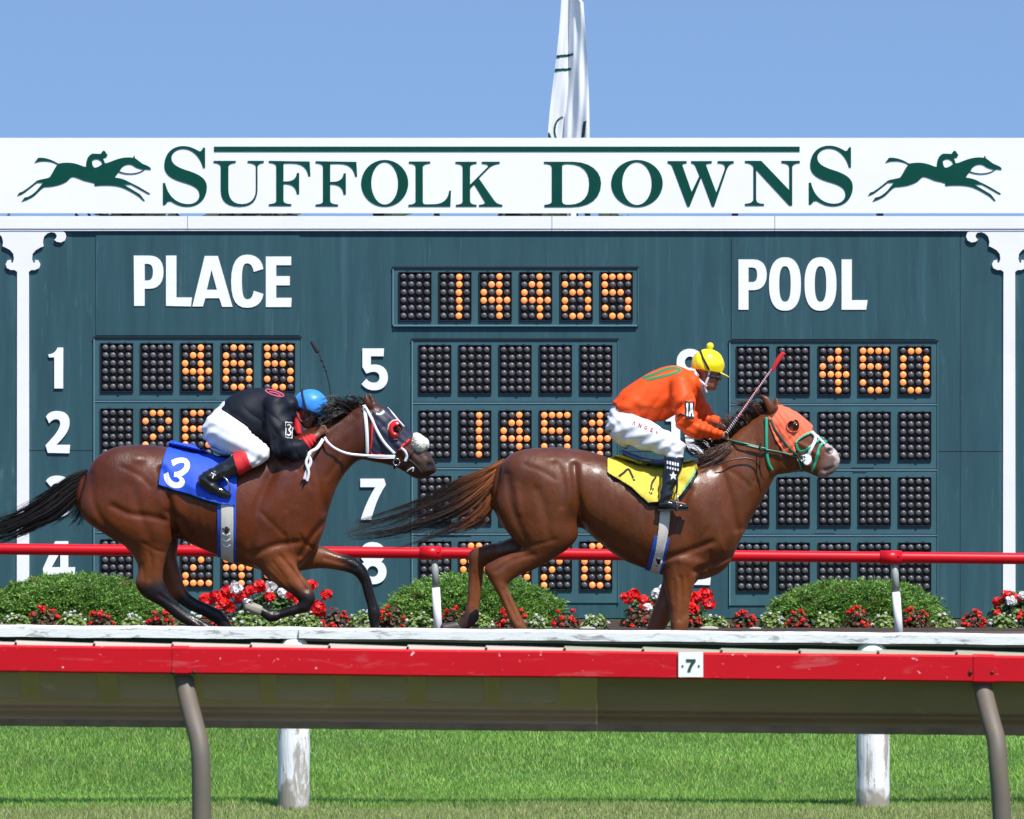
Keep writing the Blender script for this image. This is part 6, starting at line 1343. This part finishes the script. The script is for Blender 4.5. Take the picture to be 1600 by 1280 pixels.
        mb = MB(); mb.box(*[tuple(x) for x in (np.minimum(*wpx([(1026,794.5,76*z),(1074,797.5,64*z)])), np.maximum(*wpx([(1026,794.5,76*z),(1074,797.5,64*z)])))]); mb.build('sole', black_c, bo)
        if z > 0:
            for y, w_ in ((722, 5), (730, 3.4)): paint('boot_lettering', bvo, [[(x, y - w_/2 + (x-1040)*.22), (x + 2.6, y - w_/2 + (x-1038)*.22), (x + 2.6, y + w_/2 + (x-1038)*.22), (x, y + w_/2 + (x-1040)*.22)] for x in (1040, 1044, 1048, 1052, 1056)], whitestrap, bo, .8, .5)
            paint('boot_star', bvo, [[(1050,736),(1052,741),(1056,741),(1053,744),(1054,749),(1050,746),(1046,749),(1047,744),(1044,741),(1048,741)]], whitestrap, bo, .8, .5)
        # stirrup iron: ring round the foot and its leather
        mb = MB(); S_c = lambda a: tuple(wpx([(1054 + 3 * math.sin(a), 784 - 15 * math.cos(a) * (1 if math.cos(a) > 0 else .85), 70*z + 11 * math.sin(a))])[0])
        mb.tube([S_c(a) for a in np.linspace(0, 2*math.pi, 28)], 1.3 / FS, 8); mb.build('stirrup_iron', steel, HR)
        ribbon('stirrup_leather', None, [(1046,722,62*z),(1054,740,70*z),(1056,755,73*z),(1055,769,71*z)], 3.2, blackleather, HR, 1, 1.2, n=5)
    h, hr_ = helmet(t, mat('yellow_cap', (.90, .72, .01), .22, coat=.5), (1106, 570), (26, 25, 23), 10, black_c, (1109.5, 541))
    mb = MB(); mb.tube([tuple(wpx([(1098 + x, 568 + y, z)])[0]) for x, y, z in ((-4,-22,0),(-3.5,-18,11),(0,-8,21),(5,2,24),(9,10,22))], 1.6 / FS, 8); mb.build('goggle_strap', black_c, h)
    # goggles, chin strap
    v = Vol((1102, 574, -22), (1136, 606, 22), .8); v.ell((1121.5,590,0), (5.5,6.0,15), 14, 1); v.ell((1110,588,13), (9,3.2,3.4), 10, 2); v.ell((1110,588,-13), (9,3.2,3.4), 10, 2); p, q = v.mesh(); fig('goggles', p, q, goggle, t)
    for s in (1, -1):
        for pts in ([(1085,582,18*s),(1090,592,15.5*s),(1098,599,14*s),(1104,604,12*s)], [(1108,580,17*s),(1106,590,15.4*s),(1103,598,14*s),(1101,606,11.5*s),(1104,614,7*s)]):
            ribbon('chin_strap', None, pts, 3.4, whitestrap, t, 1, 1.4, n=5)
    v = Vol((1072, 584, -20), (1102, 616, 20), .9); v.cap((1082,600,0), (1092,600,0), 13, 11.5, 2); cut = v.sub(v.lo, v.lo + v.h*(v.n-1)); v.F[cut[0]] = smax(v.F[cut[0]], -(cut[2] - 590), 1); p, q = v.mesh(); fig('collar', p, q, whitecl, t)
    # whip held up in the far hand
    wp = thing('riding_whip', tuple(wpx([(1136, 675, 6)])[0]), 'pink whip with red flap held up by the jockey in orange', 'whip')
    pk = mat('pink_shaft', (.55, .06, .12), .4)
    a = np.array([1132, 680, 27.]); b = np.array([1205, 577, 22.])
    ptube('handle', [tuple(a + (b-a) * u) for u in (0, .12, .26)], 2.3, black_c, wp); ptube('shaft', [tuple(a + (b-a) * u) for u in (.25, .6, 1.0)], [1.5, 1.0], pk, wp)
    for k_, (u0, u1, n_, m_) in enumerate(((0.02, .26, 9, whitestrap), (.27, .95, 26, whitestrap))):
        mb = MB(); d_ = (b - a); d_ /= np.linalg.norm(d_); n1 = np.cross(d_, [0, 0, 1]); n2 = np.cross(d_, n1); pts = []
        for i in range(n_ * 8 + 1):
            u = u0 + (u1 - u0) * i / (n_ * 8); th = i / 8 * 2 * math.pi; r_ = (2.35 if k_ == 0 else 1.55 - .45 * u); pts.append(tuple(wpx([a + (b - a) * u + (n1 * math.cos(th) + n2 * math.sin(th)) * r_])[0]))
        mb.tube(pts, .5 / FS, 5); mb.build('spiral_wrap', m_, wp)
    v = Vol((1196, 542, 12), (1234, 584, 34), .8); v.loft([(1204,578,1208,581,1.5,22),(1208,568,1214,571,1.6,22),(1214,557,1221,561,1.5,22),(1220,550,1227,553,1.1,22)], 0); p, q = v.mesh(); fig('flap', p, q, redcl, wp)
    return t
rider_right()
def rider_left():
    t = thing('person', tuple(wpx([(375, 700, 0)])[0]), 'jockey in navy silks and blue capped helmet bent low on the trailing bay horse', 'jockey')
    v = Vol((304, 596, -84), (532, 796, 88), 1.15)
    v.loft([(336,648,368,696,27),(352,632,372,672,27),(374,616,400,676,30),(400,610,428,678,32),(426,612,450,662,33),(446,620,462,642,22)], 2)
    head_shape(v, 482, 641, 16); v.cap((452,636,0), (472,648,0), 10, 9, 6)
    v.chain([(438,636,32,12),(444,668,42,10),(450,700,48,9.4),(470,695,42,8),(490,685,34,5.2),(496,681,32,5)], 4, k2=3)
    v.chain([(440,632,-32,12),(452,668,-42,10),(460,700,-44,9.4),(480,692,-30,8),(498,678,-12,5.2),(504,674,-6,5)], 4, k2=3)
    fist(v, (503,675,30), (.85,-.5,0), (.45,.88,0), (0,.2,.95), 1.05); fist(v, (508,676,-4), (.85,-.5,0), (.45,.88,0), (0,.2,.95), .95)
    for z in (1, -1): v.chain([(347,670,16*z,24),(376,690,38*z,19),(405,708,54*z,13),(378,722,60*z,12),(350,736,66*z,10),(326,747,69*z,7.5)], 5, k2=4); v.cap((324,753,69*z), (352,768,69*z), 7, 5.2, 3)
    p, q = v.mesh(); fig('body', p, q, skin_l, t)
    v = Vol((304, 616, -86), (440, 742, 88), 1.15)
    v.loft([(328,654,364,702,34),(340,636,372,676,31),(354,624,378,664,26)], 2)
    for z in (1, -1): v.chain([(346,672,20*z,29),(370,687,40*z,25),(392,700,52*z,20),(406,708,56*z,16.5),(394,716,59*z,14),(382,721,61*z,13)], 6, k2=5)
    v.wrinkle(1, lambda X, Y, Z: 1.4 * np.sin((X * .35 + Y * .9) * .42 + 1.6 * np.sin(X * .08)) * np.clip((350 - X) / 26, 0, 1) + .6 * np.sin(X * .5 + Y * .5 + np.sin(Y * .12) * 2) * np.clip((X - 380) / 16, 0, 1) + .5 * np.sin(X * .16 - Y * .36))
    p, q = v.mesh(); fig('breeches', p, q, white_pants, t)
    v = Vol((340, 592, -70), (504, 738, 78), 1.15)
    v.loft([(345,636,362,668,30),(356,622,378,678,34),(376,611,402,690,37),(400,606,432,690,38),(426,608,456,668,38),(447,615,466,646,27)], 2)
    v.chain([(432,636,32,19),(438,665,42,19.5),(447,698,50,17.5),(458,706,50,13.5),(470,700,45,11.5),(478,694,41,9.5)], 5, k2=6)
    v.chain([(440,632,-32,18),(452,668,-42,17),(460,700,-46,15.5),(480,692,-30,11),(490,685,-20,8)], 5, k2=6)
    v.loft([(400,672,436,660,26,6),(412,690,446,690,24,8),(424,708,448,712,16,12)], 8)
    v.wrinkle(1, lambda X, Y, Z: 1.1 * ridge((X * .75 - Y * .6) * .3 + 2 * np.sin(Y * .05 + X * .02) + Z * .04) * np.clip((Y - 630) / 25, .05, 1) + 1.5 * np.sin((X * .9 - Y * .45) * .16 + 1.6 * np.sin(Y * .06) + Z * .03) * np.clip((Y - 618) / 30, .1, 1) + .8 * np.sin((X * .3 + Y * .9) * .3 + 1.5 * np.sin(X * .07)) * np.clip((X - 425) / 20, 0, 1))
    p, q = v.mesh(); sh_ = fig('silk_shirt', p, q, cloth('navy_silk', (.006, .008, .016), .6, spec=.25), t); bvs = bvh_of(p, q)
    rr_ = mat('pink_trim', (.5, .08, .12), .6); paint('back_emblem', bvs, [band(np.array([(430 + 14*math.cos(a) + 3*math.sin(a), 614 + 4.6*math.sin(a) + 3.4*math.cos(a)) for a in np.linspace(0, 6.2, 30)]), 1.6)], rr_, sh_, 1.0, .5)
    paint('back_emblem', bvs, stroke([(422,612),(432,614),(440,618)], 1.4), rr_, sh_, 1.0, .5)
    paint('armband', bvs, [[(448,659),(459,660),(459,685),(449,684)]], whitestrap, sh_, .8)
    paint('armband', bvs, [[(449.2,660.5),(458,661.5),(458,683.5),(450,683)]], black_c, sh_, 1.5)
    paint('armband_numeral', bvs, stroke([(451.2,665),(454,663.6),(456.3,667),(453.8,671.5),(456.6,676),(454.2,680.4),(451.2,678.4)], 1.8), whitestrap, sh_, 2.3, .4)
    v = Vol((460, 664, 20), (506, 716, 64), .9); v.chain([(470,699,44,12),(480,692,40,10.2),(488,686,36,8)], 1, k2=3); v.wrinkle(1, lambda X, Y, Z: .7 * np.sin(X * .9 - Y * .6)); p, q = v.mesh(); fig('cuff', p, q, redcl, t)
    v = Vol((448, 622, -22), (482, 684, 24), .9); v.cap((458,640,0), (470,650,0), 14, 11, 2); v.cap((463,650,8), (467,676,12), 6, 5, 5); p, q = v.mesh(); fig('collar', p, q, redcl, t)
    for z in (1, -1):
        v = Vol((302, 696, min(46*z, 92*z) - 6), (400, 790, max(46*z, 92*z) + 6), 1.0)
        v.chain([(384,719,60*z,15.5),(372,726,62*z,15),(352,736,66*z,13),(334,744,70*z,11),(326,747,71*z,10.5)], 1, k2=4); v.chain([(322,750,71*z,9.5),(336,761,71*z,8.4),(350,769,71*z,7),(360,773,71*z,5)], 3, k2=4)
        v.wrinkle(1, lambda X, Y, Z: .6 * np.sin(Y * .5 - X * .35) * np.clip((345 - X) / 12, 0, 1)); S = v.sub(v.lo, v.lo + v.h*(v.n-1)); v.F[S[0]] = smax(v.F[S[0]], (S[1] - 389) * .9 + (S[2] - 714) * -.35, .8)
        p, q = v.mesh(); bo = fig('boot', p, q, boot_m, t); N = vnormals(p, q)
        skin('boot_top', (p, q, N), [(364,700),(388,698),(396,732),(376,742)], redcl, bo, .8, (-99, 99))
        bvo = bvh_of(p, q)
        if z > 0: paint('boot_mark', bvo, stroke([(334,738),(341,742)], 1.5) + stroke([(339,739),(336,747)], 1.5), whitestrap, bo, .7, .5)
        mb = MB(); S_c = lambda a: tuple(wpx([(353 + 8 * math.sin(a) - 6 * math.cos(a), 757 - 13 * math.cos(a) - 3 * math.sin(a), 71*z + 11 * math.sin(a))])[0])
        mb.tube([S_c(a) for a in np.linspace(0, 2*math.pi, 28)], 1.5 / FS, 8); mb.build('stirrup_iron', steel, HL)
        ribbon('stirrup_leather', None, [(366,708,58*z),(360,722,68*z),(352,736,79*z),(348,746,80*z)], 3.2, blackleather, HL, 1, 1.2, n=5)
    h, hr_ = helmet(t, mat('blue_cap', (.03, .24, .72), .4, sheen=.2), (486, 633), (27, 24.5, 23), 20, black_c, None, True, 3)
    mb = MB(); mb.tube([tuple(wpx([(474 + x, 622 + y, z)])[0]) for x, y, z in ((-2,-13,2),(-1,-6,16),(2,6,23),(5,18,23),(9,27,20))], 1.6 / FS, 8); mb.build('goggle_strap', black_c, h)
    v = Vol((478, 630, -22), (512, 668, 22), .8); v.ell((496,650,0), (5,6,14.5), 22, 1); v.ell((485,645,13), (9,2.8,3), 20, 2); p, q = v.mesh(); fig('goggles', p, q, goggle, t)
    for s in (1, -1): ribbon('chin_strap', None, [(463,640,18*s),(466,652,15*s),(473,659,14*s),(482,655,14*s),(488,646,16*s)], 2.4, mat('strap_grey', (.08, .08, .09), .5), t, 1, 1.4, n=5)
    wp = thing('riding_whip', tuple(wpx([(516, 640, 10)])[0]), 'thin black whip standing upright beside the jockey in navy', 'whip')
    ptube('shaft', [(508,676,-2),(516,640,-4),(515,606,-6),(507,574,-6),(497,551,-6)], [1.2, .8], black_c, wp)
    ptube('grip', [(508,682,-2),(511,664,-2)], 2.0, black_c, wp)
    v = Vol((478, 526, -14), (504, 562, 4), .8); v.loft([(484,535,489,532,1.3,-6),(488,543,494,540,1.8,-6),(493,552,500,549,1.6,-6)], 0); p, q = v.mesh(); fig('flap', p, q, black_c, wp)
    for u in (561, 570, 577): ptube('wrap', [(501 + (u-561)*.42,u,-6),(503 + (u-561)*.42,u+4,-6)], 1.7, black_c, wp, seg=2)
    return t
rider_left()
for o in list(bpy.data.objects):
    if '_base' in o: del o['_base']
